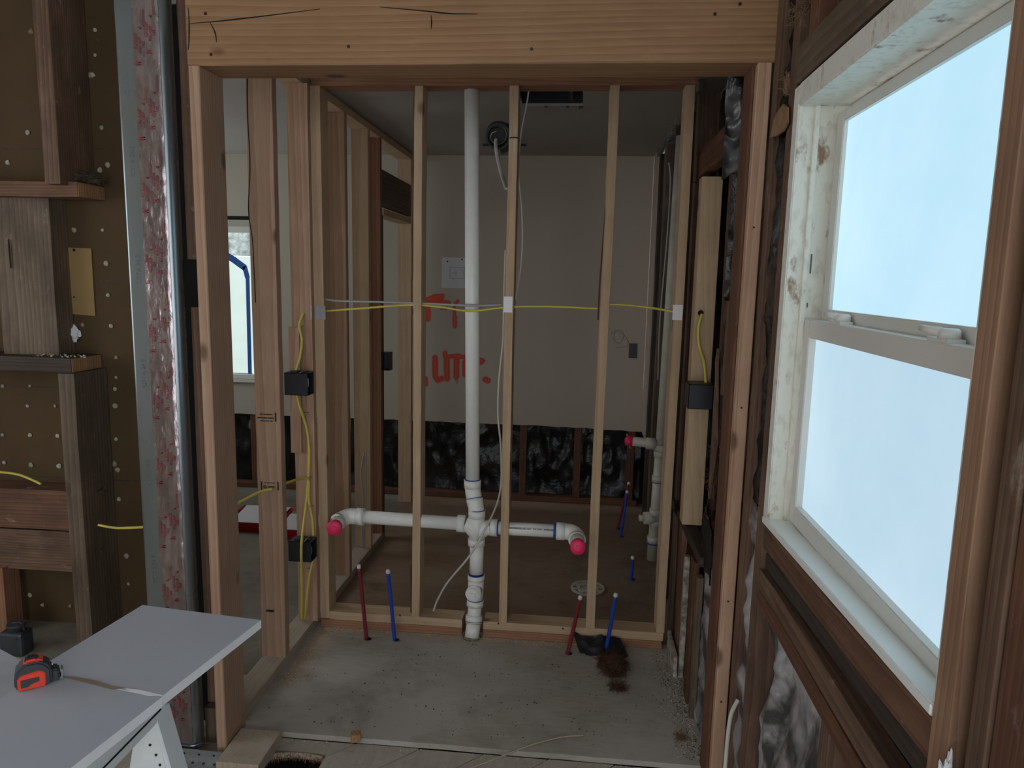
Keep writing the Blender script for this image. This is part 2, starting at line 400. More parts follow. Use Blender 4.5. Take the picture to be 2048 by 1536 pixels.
def crumbs(name, pts, size, mat, seed=0):
    rr = random.Random(seed); bm = bmesh.new()
    for p in pts:
        s = size*rr.uniform(.3, 1.3); m_ = Matrix.Translation(p) @ Matrix.Rotation(rr.uniform(0, 6), 4, Vector((rr.random(), rr.random(), rr.random()+.1)).normalized())
        vs = [bm.verts.new(m_ @ Vector(q)) for q in ((s, 0, -s*.3), (-s*.6, s*.7, -s*.2), (-s*.5, -s*.6, -s*.3), (0, 0, s*.6))]
        for f in ((0, 1, 2), (0, 1, 3), (1, 2, 3), (2, 0, 3)): bm.faces.new([vs[i] for i in f])
    return frombm(name, bm, mat)
def screw(parent, p, r=.004, axis='y'):
    bm = bmesh.new(); rot = Matrix.Rotation(math.radians(90), 4, 'X') if axis == 'y' else (Matrix.Rotation(math.radians(90), 4, 'Y') if axis == 'x' else Matrix())
    bmesh.ops.create_cone(bm, cap_ends=True, segments=12, radius1=r, radius2=r, depth=.0016, matrix=Matrix.Translation(p) @ rot)
    return frombm('screw_head', bm, M['screw'], parent)

# ================================================================== SETTING
CEIL = 2.344; WY = 4.87; XR = .44; XW = .485
# rear plywood floor
bm = bmesh.new(); n = 40; front = []
pts_f = [(-3.4+3.87*i/n, 2.178+.004*noise.noise(Vector((i*.7, 0, 0)))) for i in range(n+1)]
poly = [Vector((x, y, -.019)) for x, y in pts_f]+[Vector((XR+.12, 2.18, -.019)), Vector((XR+.12, 4.95, -.019)), Vector((-3.4, 4.95, -.019))]
FB = 2.96
bm = bmesh.new(); xs_ = [p[0] for p in pts_f]+[XR+.12]; ys_ = [p[1] for p in pts_f]+[2.18]
ft = [bm.verts.new((x, y, 0)) for x, y in zip(xs_, ys_)]; fb_ = [bm.verts.new((x, y, -.019)) for x, y in zip(xs_, ys_)]; bt = [bm.verts.new((x, 2.5, 0)) for x in xs_]
for q in range(len(xs_)-1): bm.faces.new((ft[q], ft[q+1], bt[q+1], bt[q])); bm.faces.new((fb_[q], fb_[q+1], ft[q+1], ft[q]))
e_ = [bm.verts.new(p) for p in ((-1.165, 2.5, 0), (XR+.12, 2.5, 0), (XR+.12, FB, 0), (-1.165, FB, 0))]; bm.faces.new(e_)
struct(frombm('floor', bm, M['plywood']), 'dusty grey plywood subfloor in front of the partition', 'floor')
struct(box('floor_far_room', (-3.4, 2.5005, -.019), (-1.1655, 4.95, 0), M['plywood_mid']), 'dull plywood floor of the room beyond the left studs', 'floor')
struct(box('floor_bathroom', (-1.1645, FB+.0005, -.019), (XR+.12, 4.95, 0), M['plywood_brown']), 'brown plywood floor of the bathroom', 'floor')
# front diagonal planks, clipped around the cut hole
HX0, HX1, HY0, HY1 = -.975, -.785, 1.72, 2.112
def planks(regions):
    out = bmesh.new()
    d = Vector((1, 1, 0)).normalized(); nn = Vector((1, -1, 0)).normalized()
    for (x0, x1, y0, y1) in regions:
        for k in range(-40, 40):
            b = bmesh.new(); c = nn*(k*.153+.03)
            vs = [c+d*6-nn*.0745, c+d*6+nn*.0745, c-d*6+nn*.0745, c-d*6-nn*.0745]
            a = [b.verts.new(Vector((q.x, q.y, -.042))) for q in vs]; e = [b.verts.new(Vector((q.x, q.y, -.0205+.0012*math.sin(k*2.3)))) for q in vs]
            b.faces.new(a[::-1]); b.faces.new(e)
            for i in range(4): b.faces.new((a[i], a[(i+1) % 4], e[(i+1) % 4], e[i]))
            for co_, no_ in (((x0, 0, 0), (-1, 0, 0)), ((x1, 0, 0), (1, 0, 0)), ((0, y0, 0), (0, -1, 0)), ((0, y1, 0), (0, 1, 0))):
                r = bmesh.ops.bisect_plane(b, geom=b.verts[:]+b.edges[:]+b.faces[:], plane_co=co_, plane_no=no_, clear_outer=True)
                ed = [q for q in r['geom_cut'] if isinstance(q, bmesh.types.BMEdge)]
                if ed: bmesh.ops.contextual_create(b, geom=ed)
            if b.verts: me = bpy.data.meshes.new('x'); b.to_mesh(me); out.from_mesh(me); bpy.data.meshes.remove(me)
            b.free()
    return out
bm = bmesh.new()
for lo, hi in (((-3.4, 0), (-1.9, 2.8)), ((-1.9, 2.45), (.6, 2.8))): box_bm(bm, (lo[0], -3.02, lo[1]), (hi[0], -3.0, hi[1]))  # unseen wall added for reflections; opening shifted to light right-facing sides
bm_ = bmesh.new()
for lo, hi in (((-3, -.02), (.3, 2.8)), ((1.9, -.02), (2.8, 2.8)), ((.3, -.02), (1.9, 1.0)), ((.3, 2.2), (1.9, 2.8))): box_bm(bm_, (-3.42, lo[0], lo[1]), (-3.40, hi[0], hi[1]))  # unseen wall added to darken the duct's reflection; opening added for left light
struct(frombm('wall_side_left', bm_, M['wall_greige']), 'unseen side wall added far left of the viewer, its opening cut for light', 'wall')
struct(frombm('wall_rear', bm, M['old_brown']), 'unseen wall added behind the viewer, its wide opening placed for light', 'wall')
fp = frombm('floor_front', planks([(-3.4, .56, HY1, 2.175), (-3.4, HX0, HY0, HY1), (HX1, .56, HY0, HY1), (-3.4, .56, -3.0, HY0)]), M['plank'])
struct(fp, 'dusty diagonal plank floor in the foreground', 'floor')
ff = box('floor_under', (-3.4, -3, -.26), (.6, 4.95, -.25), M['gap']); struct(ff, 'dark space under the floor', 'floor')
for i, yy in enumerate((1.80, 2.00)): pass
# frayed rim of the hole, joist and pipes below
hole = empty('floor_hole', (-.88, 1.9, -.25), 'ragged cut opening in the plank floor showing dark joists below', 'opening')
rim = [(HX1-.005, HY1-.015), (-.86, HY1-.008), (-.92, HY1-.012), (-.965, 2.082), (-.985, 2.03), (-1.0, 1.93), (-1.01, 1.86)]
tube('frayed_edge', [(x, y, -.028) for x, y in rim], .010, M['fir_dust'], hole, flat=.9)
bm = bmesh.new(); rr = random.Random(3); sp = smooth_pts([Vector((x, y, -.022)) for x, y in rim], 30)
for p in sp:
    for _ in range(4):
        q = p+Vector((rr.uniform(-.006, .006), rr.uniform(-.006, .006), rr.uniform(-.012, .004)))
        dd = Vector((rr.uniform(-.5, 1), -1, rr.uniform(-1.2, .3))).normalized()*rr.uniform(.008, .02); tube_bm(bm, [q, q+dd*.5+Vector((0, 0, .002)), q+dd], .0006, 3, cap=False)
frombm('frayed_fibres', bm, M['fibre_tan'], hole)
beam('floor_joist', (-1.15, -1.06), (1.0, 2.2), (-.24, -.043), M['old_dark'], 'y', parent=hole)
beam('floor_joist', (-.86, -.82), (1.0, 2.2), (-.24, -.10), M['old_dark'], 'y', parent=hole)
tube('buried_pipe', [(-.93, 1.5, -.12), (-.885, 2.12, -.13)], .006, M['steel'], hole)
tube('buried_pipe', [(-.87, 1.5, -.10), (-.80, 2.12, -.11)], .006, M['steel'], hole)

# back wall: cream drywall over a stripped lower band
GR = 36
bm = bmesh.new(); x0, x1 = -3.4, XR; N_ = 150; WX0, WX1, WZ0, WZ1 = -2.95, -2.275, .80, 1.86
low = lambda x: .545+.008*noise.noise(Vector((x*9, 1, 0)))+.004*noise.noise(Vector((x*40, 3, 0)))-.03*max(0, (x+.2))*.8
for i in range(N_):
    xa = x0+(x1-x0)*i/N_; xb = x0+(x1-x0)*(i+1)/N_; xm = (xa+xb)/2
    spans = [(low(xm), CEIL)] if not (WX0 < xm < WX1) else [(low(xm), WZ0), (WZ1, CEIL)]
    for za, zb in spans:
        a0 = low(xa) if za < .7 else za; b0 = low(xb) if za < .7 else za
        vs = [Vector(p) for p in ((xa, WY, a0), (xb, WY, b0), (xb, WY, zb), (xa, WY, zb))]
        f = [bm.verts.new(p) for p in vs]; g = [bm.verts.new(p+Vector((0, .013, 0))) for p in vs]
        bm.faces.new(f); bm.faces.new(g[::-1])
        for q in range(4): bm.faces.new((f[q], g[q], g[(q+1) % 4], f[(q+1) % 4]))
bmesh.ops.remove_doubles(bm, verts=bm.verts, dist=.0001)
wb = frombm('wall_back', bm, [M['wall_cream'], M['wall_greige']])
for p_ in wb.data.polygons:
    if (wb.matrix_basis @ p_.center).x > -1.15: p_.material_index = 1  # bathroom stretch is darker: paint and dimmer light in one colour
struct(wb, 'cream drywall back wall, cut away near the floor', 'wall')
# pockets behind the drywall
ce = box('ceiling', (-3.4, 2.6, CEIL), (.56, WY+.02, CEIL+.012), M['ceiling'])
bpy.data.objects.remove(ce)
VX0, VX1, VY0, VY1 = -.30, -.022, 3.235, 3.50
bm = bmesh.new()
CX = -1.165
for lo, hi in (((CX, 2.2), (.56, VY0)), ((CX, VY0), (VX0, VY1)), ((VX1, VY0), (.56, VY1)), ((CX, VY1), (.56, WY+.02))):
    box_bm(bm, (*lo, CEIL), (*hi, CEIL+.012))
struct(frombm('ceiling', bm, M['ceiling_grey']), 'bathroom ceiling, greyer paint with dimmer light mixed into its colour', 'ceiling')
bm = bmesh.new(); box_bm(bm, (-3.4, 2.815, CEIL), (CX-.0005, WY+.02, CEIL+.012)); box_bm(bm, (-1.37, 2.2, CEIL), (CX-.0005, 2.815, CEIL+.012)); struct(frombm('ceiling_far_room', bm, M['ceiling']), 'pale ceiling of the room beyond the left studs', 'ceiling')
struct(box('ceiling_front', (-3.4, -3, 2.80), (.62, 2.85, 2.82), M['ceiling']), 'ceiling over the foreground', 'ceiling')
struct(box('trim_attic', (-3.4, 2.18, 2.36), (.56, WY+.02, 2.62), M['old_dark']), 'attic floor above the ceiling', 'trim')
bpy.data.objects.remove(bpy.data.objects['trim_attic'])
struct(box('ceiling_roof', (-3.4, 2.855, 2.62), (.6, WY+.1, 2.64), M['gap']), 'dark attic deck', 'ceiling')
struct(box('wall_light_stop', (-1.13, 2.12, 2.461), (.60, 2.14, 2.80), M['old_dark']), 'unseen boards added above the header beam to stop light', 'wall')  # unseen filler that keeps light from passing over the header
struct(box('wall_far_left', (-3.42, 2.80, -.02), (-3.40, 3.35, 2.62), M['wall_cream']), 'unseen outer wall of the far room, added to cut its light', 'wall')  # unseen wall and opening set to limit daylight reaching the bathroom
struct(box('wall_far_corner', (-3.42, 4.35, -.02), (-3.40, WY+.12, 2.62), M['wall_cream']), 'unseen outer wall of the far room near the corner, added to cut its light', 'wall')
struct(box('wall_far_sill', (-3.42, 3.35, -.02), (-3.40, 4.35, .9), M['wall_cream']), 'unseen outer wall of the far room, added under the opening left for light', 'wall')
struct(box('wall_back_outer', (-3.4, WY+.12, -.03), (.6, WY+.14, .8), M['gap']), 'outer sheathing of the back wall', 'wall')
# right exterior wall: outer skin in two pieces round the window
WN0, WN1 = .93, 1.79
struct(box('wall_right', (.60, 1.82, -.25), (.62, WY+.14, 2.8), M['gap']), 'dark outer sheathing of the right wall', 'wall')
bm = bmesh.new(); box_bm(bm, (.61, -3, -.25), (.63, -2.5, 2.8)); box_bm(bm, (.61, -.3, -.25), (.63, .90, 2.8)); box_bm(bm, (.61, -2.5, -.25), (.63, -.3, .6)); box_bm(bm, (.61, -2.5, 2.4), (.63, -.3, 2.8)); box_bm(bm, (.61, .90, -.25), (.63, 1.82, .93)); box_bm(bm, (.61, .90, 1.98), (.63, 1.82, 2.8))  # opening behind the viewer is added to light faces turned right
struct(frombm('wall_window', bm, M['gap']), 'outer sheathing around the frosted window, unseen light opening added behind the viewer', 'wall')

# ================================================================== HEADER AND POSTS
hd = beam('header_beam', (-1.136, .487), (2.06, 2.20), (2.128, 2.46), M['fir_gold'], 'x', bev=.004)
tag(hd, 'large golden fir header beam across the top of the opening', 'beam')
for px, py in ((697, 93), (1063, 98), (411, 27), (422, 109), (1430, 28), (1480, 8)): screw(hd, aty(px, py, 2.0595), .0045)
for pts in (((380, 47), (440, 42), (520, 33), (640, 18)), ((420, 45), (430, 65), (433, 85)), ((376, 15), (378, 40), (378, 80), (376, 100)), ((760, 14), (850, 22), (900, 27), (955, 28)), ((862, 30), (863, 45), (862, 58))):
    tube('crack', [aty(x, y, 2.0598) for x, y in pts], [.0008, .0022, .0008], M['gap'], hd, n=5)
pl = beam('wooden_post', (-1.136, -1.103), (2.06, 2.20), (-.02, 2.127), M['fir_pink'], 'z', lean=(0, 0), bev=.003)
tag(pl, 'pink-toned fir post carrying the left end of the header', 'post')
pr = beam('wooden_post', (.446, .482), (2.06, 2.195), (-.02, 2.127), M['fir_pink'], 'z', bev=.002)
tag(pr, 'narrow pale fir post carrying the right end of the header', 'post')
for z in (1.70, 1.2, .62, .30): screw(pr, (.463, 2.0595, z), .003)

# ================================================================== SIDE WALL (runs away from the camera on the left)
SX0, SX1 = -1.212, -1.12
o = beam('bottom_plate', (SX0, SX1), (2.215, 4.02), (.001, .040), M['fir_dust'], 'y'); tag(o, 'dusty floor plate running back on the left, from header post past the corner', 'floor plate')
o = beam('top_plate', (SX0, SX1), (2.205, 4.86), (2.292, 2.330), M['fir_pale'], 'y'); tag(o, 'top plate of the side wall running back under the ceiling', 'top plate')
def stud(x, y, z, mat, label, lean=(0, 0), jit=.0, name='wall_stud', **k):
    o = beam(name, x, y, z, M[mat], 'z', lean=lean, jit=jit, **k); return tag(o, label, 'stud')
sA = stud((-1.214, -1.116), (2.574, 2.612), (.0405, 2.2915), 'fir_pink', 'wide-faced pink fir stud with black lumber stamps and a long split', lean=(.006, 0), jit=.002)
tube('split', [aty(x, y, 2.573) for x, y in ((494, 157), (495, 230), (500, 330), (497, 420), (505, 480), (509, 560), (511, 605))], .002, M['gap'], sA, n=5)
_st = [('== ======', .010, face_y(aty(532, 829, 2.573)), .0004, 1), ('======= ====', .010, face_y(aty(531, 836, 2.573)), .0006, 1), ('====== ==', .010, face_y(aty(533, 842, 2.573)), .0004, 1), ('|', .034, face_y(aty(551, 833, 2.573)), .0015, 1),                             ('|', .034, face_y(aty(523, 970, 2.573)), .0015, 1), ('|', .034, face_y(aty(556, 971, 2.573)), .0015, 1), ('== =======', .008, face_y(aty(539, 966, 2.573)), .0003, 1), ('O', .016, face_y(aty(530, 974, 2.573)), .001, 1), ('===', .014, face_y(aty(543, 974, 2.573)), .0006, 1), ('IIIIIIIII', .012, face_y(aty(540, 1222, 2.573)), .0006, 1.2)]
join_text('lumber_stamp', _st[:4], M['print_black'], sA); join_text('lumber_stamp', _st[4:9], M['print_black'], sA); join_text('lumber_stamp', _st[9:], M['print_black'], sA)
sB = stud((-1.188, -1.101), (2.885, 2.916), (.0405, 2.2915), 'fir_pink', 'pink fir stud carrying the two black outlet boxes and yellow cable', lean=(.0, 0), jit=.0015)
sB2 = stud((-1.196, -1.150), (2.866, 2.8845), (.80, 1.33), 'fir_pink', 'short fir packing board nailed behind the upper black outlet box', name='packing_board')
sE = stud((-1.100, -1.060), (2.9175, 3.006), (.0405, 2.2915), 'fir_pale', 'pale corner stud with a shiny nail plate at the left end of the partition', lean=(-.002, 0), jit=.001)
# far studs of the side wall
for x0_, y0_, mt, lb, w_ in ((-1.205, 3.385, 'fir_pink', 'reddish fir stud of the side wall, first behind the corner', .086), (-1.209, 3.76, 'fir_pale', 'yellowish fir stud of the side wall, second behind the corner', .089), (-1.19, 3.985, 'fir_red', 'red-brown stud of the side wall beside the door gap, small black box on it', .07)):
    stud((x0_, x0_+w_), (y0_, y0_+.036), (.0405, 2.2915), mt, lb)
stud((-1.165, -1.121), (4.024, 4.05), (.0, 1.88), 'old_dark', 'dark door-side trimmer stud of the side wall')
sF = stud((-1.209, -1.12), (4.72, 4.756), (.001, 2.2915), 'fir_pale', 'pale stud of the side wall standing against the cream back wall')
o = beam('door_header', (-1.145, -1.121), (4.03, 4.715), (1.93, 2.13), M['old_grey'], 'y'); tag(o, 'dark brown board spanning the door gap in the side wall', 'board')
o = beam('door_header_plate', (-1.209, -1.12), (4.055, 4.715), (1.885, 1.92), M['fir_pale'], 'y'); tag(o, 'flat pale board under the dark board over the door gap', 'board')

# ================================================================== PARTITION facing the camera
PY = 2.917
o = beam('bottom_plate', (-1.098, .392), (PY, PY+.089), (.001, .037), M['fir_red'], 'x'); tag(o, 'reddish lower floor plate of the partition, cut round the pipe', 'floor plate')
# plate is cut around the drain pipe: rebuilt as two runs
bpy.data.objects.remove(o)
low_ = empty('bottom_plate', (-.35, PY, 0), 'reddish lower floor plate of the partition, notched round the white pipe', 'floor plate')
beam('plate_run', (-1.098, -.466), (PY, PY+.089), (.001, .036), M['fir_red'], 'x', parent=low_); beam('plate_run', (-.372, .392), (PY, PY+.089), (.001, .036), M['fir_red'], 'x', parent=low_)
up_ = empty('bottom_plate', (-.35, PY, .037), 'pale upper floor plate of the partition, studs stand on it', 'floor plate')
beam('plate_run', (-1.0585, -.466), (PY, PY+.089), (.0368, .074), M['fir_pale'], 'x', parent=up_, jit=.0008); beam('plate_run', (-.372, .397), (PY, PY+.089), (.0368, .074), M['fir_pale'], 'x', parent=up_, jit=.0008)
for px, py in ((800, 1231), (997, 1247), (1126, 1257)): screw(up_, aty(px, py, 2.9165), .004)
o = beam('top_plate', (-1.0985, .41), (PY, PY+.089), (2.288, 2.326), M['fir_red'], 'x'); tag(o, 'top plate of the partition just under the ceiling behind the header', 'top plate')
def pstud(tx, bx, w_, mat, label, edge=None):
    bxl = bx-w_/2; o = stud((bxl, bxl+w_), (PY, PY+.089), (.0745, 2.2875), mat, label, lean=(tx-bx, 0), jit=.0025, seg=14, seed=int(w_*1e5+bx*100)); return o
s1 = pstud(-.662, -.672, .034, 'fir_pale', 'leftmost free-standing partition stud, between corner and white stack pipe')
s2 = pstud(-.286, -.288, .035, 'fir_pale', 'partition stud just right of the tall white pipe, white nail plate on it')
s3 = pstud(.102, .089, .037, 'fir_pale', 'partition stud between the two nail plates, red and blue tubes at its foot')
s4 = pstud(.387, .384, .036, 'fir_pale', 'rightmost partition stud with a white nail plate, next to the stripped wall')
for s_, xs in ((s1, (835, 831, 828)), (s2, (1020, 1012)), (s3, (1200, 1180)), (s4, (1345, 1322))):
    pass
# bark edges
for s_, pts in ((s1, ((829, 172), (828, 300), (825, 420), (824, 560))), (s3, ((1217, 300), (1211, 420), (1200, 560), (1196, 640)))):
    tube('bark_edge', [aty(x, y, PY+.004) for x, y in pts], .0035, M['old_red'], s_, n=6)
tube('bark_edge', [aty(x, y, PY+.004) for x, y in ((822, 1130), (822, 1180), (823, 1225))], .005, M['old_red'], s1, n=6)
def nailplate(px, py, w_, h_, mat, par, label, Y=PY):
    p = aty(px, py, Y-.0012); bm = bmesh.new(); n = 9; pts = []
    for i in range(n): pts.append((-w_/2+w_*i/(n-1), h_/2-(.0018 if i % 2 else 0)))
    for i in range(n): pts.append((w_/2-w_*i/(n-1), -h_/2+(.0018 if i % 2 else 0)))
    a = [bm.verts.new(p+Vector((x, 0, z))) for x, z in pts]; b = [bm.verts.new(p+Vector((x, .0012, z))) for x, z in pts]
    bm.faces.new(a); bm.faces.new(b[::-1])
    for i in range(len(a)): bm.faces.new((a[i], b[i], b[(i+1) % len(a)], a[(i+1) % len(a)]))
    return tag(frombm('nail_plate', bm, mat), label, 'nail plate')
nailplate(1016, 609, .036, .066, M['white_steel'], s2, 'white nail plate where the cables cross right of the tall pipe')
nailplate(1355, 625, .038, .062, M['white_steel'], s4, 'white nail plate on the rightmost partition stud')
np_ = nailplate(641, 625, .042, .060, M['steel'], sE, 'shiny bent steel nail plate on the left corner stud')
box('plate_flange', (-1.104, 2.875, aty(628, 640, 2.88).z), (-1.1015, 2.916, aty(628, 612, 2.88).z), M['steel'], np_)

# ================================================================== PLUMBING
PR = .030
def ring(pts, r, name, mat, par): return tube(name, pts, r, mat, par, n=20, smooth=False)
stack = empty('drain_stack', (-.42, 2.90, 0), 'tall white plastic drain stack with crossing arms between the studs', 'pipe')
A = aty(940, 150, 2.985); A.z = 2.287; A.x = -.462; B = Vector((-.437, 2.985, .655)); Cc = Vector((-.412, 2.950, .545)); D = Vector((-.410, 2.947, .20)); E_ = Vector((-.412, 2.935, .115)); G = Vector((-.415, 2.887, .0))
tube('upper_pipe', [A, B], PR, M['pvc'], stack, n=24, smooth=False)
def lerp(a, b, t): return a+(b-a)*t
tube('offset_fitting', [lerp(A, B, .993), B, B+Vector((.004, -.004, -.03)), Cc+Vector((-.006, .006, .035)), Cc], [.034, .0345, .034, .034, .0345], M['pvc'], stack, k=4, n=24)
def collar(p, q, r=.0355, mat='pvc', name='collar'): return tube(name, [p, q], r, M[mat], stack, n=24, smooth=False)
collar(B+Vector((-.001, 0, .030)), B+Vector((0, 0, -.005)), .0365); collar(B+Vector((-.001, 0, .0335)), B+Vector((-.001, 0, .0300)), .0335, 'primer', 'primer_ring')
mid = lerp(B, Cc, .58); dr = (Cc-B).normalized(); collar(mid-dr*.016, mid+dr*.012, .0362); collar(mid-dr*.019, mid-dr*.016, .0345, 'primer', 'primer_ring')
# cross fitting
collar(Cc+Vector((0, 0, .018)), Cc+Vector((0, 0, -.014)), .037); collar(Cc+Vector((0, 0, .021)), Cc+Vector((0, 0, .018)), .0335, 'primer', 'primer_ring')
collar(Cc, Vector((Cc.x, Cc.y, .43)), .034, 'pvc', 'cross_body'); collar(Vector((Cc.x, Cc.y, .435)), Vector((Cc.x, Cc.y, .405)), .037)
aL = Vector((-.462, 2.950, .497)); aR = Vector((-.352, 2.950, .487))
cc0 = Vector((-.41, 2.950, .472))
tube('cross_arm', [cc0+Vector((0, 0, -.02)), lerp(cc0, aL, .6), aL], [.030, .032, .034], M['pvc'], stack, k=4, n=20); tube('cross_arm', [cc0+Vector((0, 0, -.02)), lerp(cc0, aR, .6), aR], [.030, .032, .034], M['pvc'], stack, k=4, n=20)
L1 = Vector((-.945, 2.950, .505)); R1 = Vector((-.035, 2.950, .487))
collar(aL, aL+Vector((-.034, 0, .001)), .0368); collar(aR, aR+Vector((.030, 0, 0)), .0368)
collar(aR+Vector((.030, 0, 0)), aR+Vector((.035, 0, 0)), .034, 'primer', 'primer_ring')
la = tube('left_arm', [aL, L1], .0285, M['pvc'], stack, n=24, smooth=False); ra = tube('right_arm', [aR, R1], .0285, M['pvc'], stack, n=24, smooth=False)
join_text('pipe_printing', [('NON-PRESSURE USE ONLY   PVC DWV   ASTM D2665   NSF', .0105, Matrix.Translation((-.165, 2.950-.0279, .4995)) @ Matrix.Rotation(math.radians(76), 4, 'X'), .0002, .80)], M['print_black'], stack)
# elbows
tube('left_elbow', [L1+Vector((.02, 0, 0)), L1, L1+Vector((-.030, -.004, 0)), L1+Vector((-.052, -.024, -.006)), L1+Vector((-.064, -.05, -.010))], .0345, M['pvc'], stack, k=6, n=24)
collar(L1+Vector((.038, 0, 0)), L1+Vector((.004, 0, 0)), .0372)
capL = aty(668, 1057, 2.80); tube('left_outlet', [L1+Vector((-.060, -.045, -.009)), lerp(L1+Vector((-.064, -.05, -.01)), capL, .9)], .0300, M['pvc'], stack, n=24, smooth=False)
collar(L1+Vector((-.058, -.040, -.009)), L1+Vector((-.066, -.056, -.012)), .0368)
collar(L1+Vector((-.0655, -.055, -.012)), L1+Vector((-.067, -.058, -.012)), .034, 'primer', 'primer_ring')
def pinkcap(c, axis, r=.031):
    a = c; b = c-axis*.028; bm = bmesh.new(); tube_bm(bm, [b, a-axis*.004, a, a+axis*.0005], [r, r, r*.9, r*.3], 28)
    tube_bm(bm, [a-axis*.002, a+axis*.004], [r*.35, r*.30], 6)
    return frombm('test_cap', bm, M['pink'], stack, origin=True)
axL = (capL-(L1+Vector((-.064, -.05, -.01)))).normalized(); pinkcap(capL, axL)
tube('right_elbow', [R1+Vector((-.02, 0, 0)), R1, R1+Vector((.030, -.003, -.002)), R1+Vector((.050, -.022, -.008)), R1+Vector((.054, -.045, -.014))], .0345, M['pvc'], stack, k=6, n=24)
collar(R1+Vector((-.035, 0, 0)), R1+Vector((.002, 0, 0)), .0372); collar(R1+Vector((-.046, 0, 0)), R1+Vector((-.035, 0, 0)), .0335, 'primer', 'primer_ring')
capR = aty(1156, 1095, 2.76); e0 = R1+Vector((.054, -.045, -.014)); tube('right_outlet', [e0, lerp(e0, capR, .92)], .0300, M['pvc'], stack, n=24, smooth=False)
collar(e0+Vector((0, .008, .002)), e0+Vector((0, -.010, -.003)), .0368); pinkcap(capR, (capR-e0).normalized())
# lower run with cleanout
low0 = Vector((-.410, 2.949, .41))
tube('lower_pipe', [low0, Vector((-.411, 2.947, .28))], PR, M['pvc'], stack, n=24, smooth=False)
collar(Vector((-.411, 2.947, .272)), Vector((-.411, 2.947, .248)), .0368); collar(Vector((-.411, 2.947, .276)), Vector((-.411, 2.947, .272)), .0335, 'primer', 'primer_ring')
tube('cleanout_tee', [(-.411, 2.947, .25), (-.413, 2.946, .155)], .0345, M['pvc'], stack, n=24, smooth=False)
bm = bmesh.new(); tube_bm(bm, [(-.412, 2.935, .208), (-.417, 2.893, .204)], .033, 24); tube_bm(bm, [(-.417, 2.893, .204), (-.4175, 2.889, .2035)], [.030, .028], 24); frombm('cleanout_hub', bm, M['pvc'], stack)
box('cleanout_plug', (-.430, 2.880, .188), (-.405, 2.892, .214), M['pvc'], stack, .002)
collar(Vector((-.413, 2.946, .158)), Vector((-.414, 2.945, .130)), .0368); collar(Vector((-.413, 2.946, .162)), Vector((-.413, 2.946, .158)), .0350, 'primer', 'primer_ring')
tube('lower_pipe', [(-.414, 2.945, .14), (-.416, 2.938, .075)], PR, M['pvc'], stack, n=24, smooth=False)
collar(Vector((-.416, 2.940, .088)), Vector((-.417, 2.932, .058)), .0372)
collar(Vector((-.417, 2.934, .064)), Vector((-.417, 2.933, .061)), .0376, 'primer', 'primer_ring')
tube('foot_pipe', [(-.417, 2.930, .055), (-.421, 2.912, .0005)], .0315, M['pvc'], stack, n=24, smooth=False)
tag(crumbs('pipe_hole_gap', [Vector((-.421+.038*math.cos(a), 2.91+.036*math.sin(a), .0015)) for a in [i*.12 for i in range(52)]], .004, M['dirt'], 5), 'dark crumbs ringing the foot of the white stack pipe', 'crumbs', kind='stuff')

def pex(px0, py0, px1, py1, Yb, mat, label, z0=.0008, cap=True):
    b = atz(px1, py1, 0) if Yb is None else aty(px1, py1, Yb); b.z = z0; tp = aty(px0, py0, b.y+.005)
    o = empty('water_tube', b, label, 'tube')
    tube('tube', [b, lerp(b, tp, .5)+Vector((.0015, 0, 0)), tp], .0082, M[mat], o, n=14)
    d = (tp-b).normalized(); tube('end_cap', [tp-d*.003, tp+d*.010, tp+d*.013], [.0092, .0088, .005], M['cap_white'], o, n=12, smooth=False)
    bm = bmesh.new(); bmesh.ops.create_circle(bm, cap_ends=True, segments=16, radius=.0145, matrix=Matrix.Translation((b.x+.006, b.y+.004, .0011))); frombm('drilled_hole', bm, M['gap'], o)
    return o
pex(718, 1135, 733, 1279, None, 'pex_red', 'left red water tube rising from the floor beneath the left pipe arm')
pex(776, 1145, 789, 1281, None, 'pex_blue', 'blue water tube left of the white stack pipe')
pex(1160, 1197, 1135, 1308, None, 'pex_red', 'red water tube right of the stack, leaning beside a stud foot')
pex(1231, 1192, 1211, 1305, None, 'pex_blue', 'bright blue water tube rising from the dark scrap on the floor')
pex(1265, 1117, 1262, 1160, None, 'pex_blue', 'short dark blue tube standing alone on the bathroom floor')
pex(1254, 985, 1241, 1074, None, 'pex_blue', 'far blue tube near the back right corner of the bathroom')
pex(1257, 968, 1234, 1058, None, 'pex_red', 'far dark red tube behind the blue one near the back right corner')
# toilet flange
fl_ = empty('toilet_flange', (.084, 3.478, 0), 'round white slotted toilet flange on the bathroom floor', 'flange')
bm = bmesh.new(); c0 = Vector((.085, 3.478, 0))
def annulus(bm, c, r0, r1, z0, z1, n=48, a0=0, a1=2*math.pi):
    vs = []
    for i in range(n+1):
        a = a0+(a1-a0)*i/n; vs.append([bm.verts.new(c+Vector((r*math.cos(a), r*math.sin(a), z))) for r, z in ((r0, z0), (r1, z0), (r1, z1), (r0, z1))])
    for i in range(n):
        for q in range(4): bm.faces.new((vs[i][q], vs[i+1][q], vs[i+1][(q+1) % 4], vs[i][(q+1) % 4]))
    bm.faces.new(vs[0]); bm.faces.new(vs[-1][::-1])
annulus(bm, c0, .074, .085, .001, .010); annulus(bm, c0, .040, .056, .001, .010)
for k in range(8): annulus(bm, c0, .055, .0745, .001, .009, 5, k*math.pi/4+.1, k*math.pi/4+.42)
frombm('flange_ring', bm, M['pvc_dull'], fl_)
bm = bmesh.new(); bmesh.ops.create_circle(bm, cap_ends=True, segments=32, radius=.041, matrix=Matrix.Translation(c0+Vector((0, 0, .002)))); frombm('knockout', bm, M['pvc_dull'], fl_)

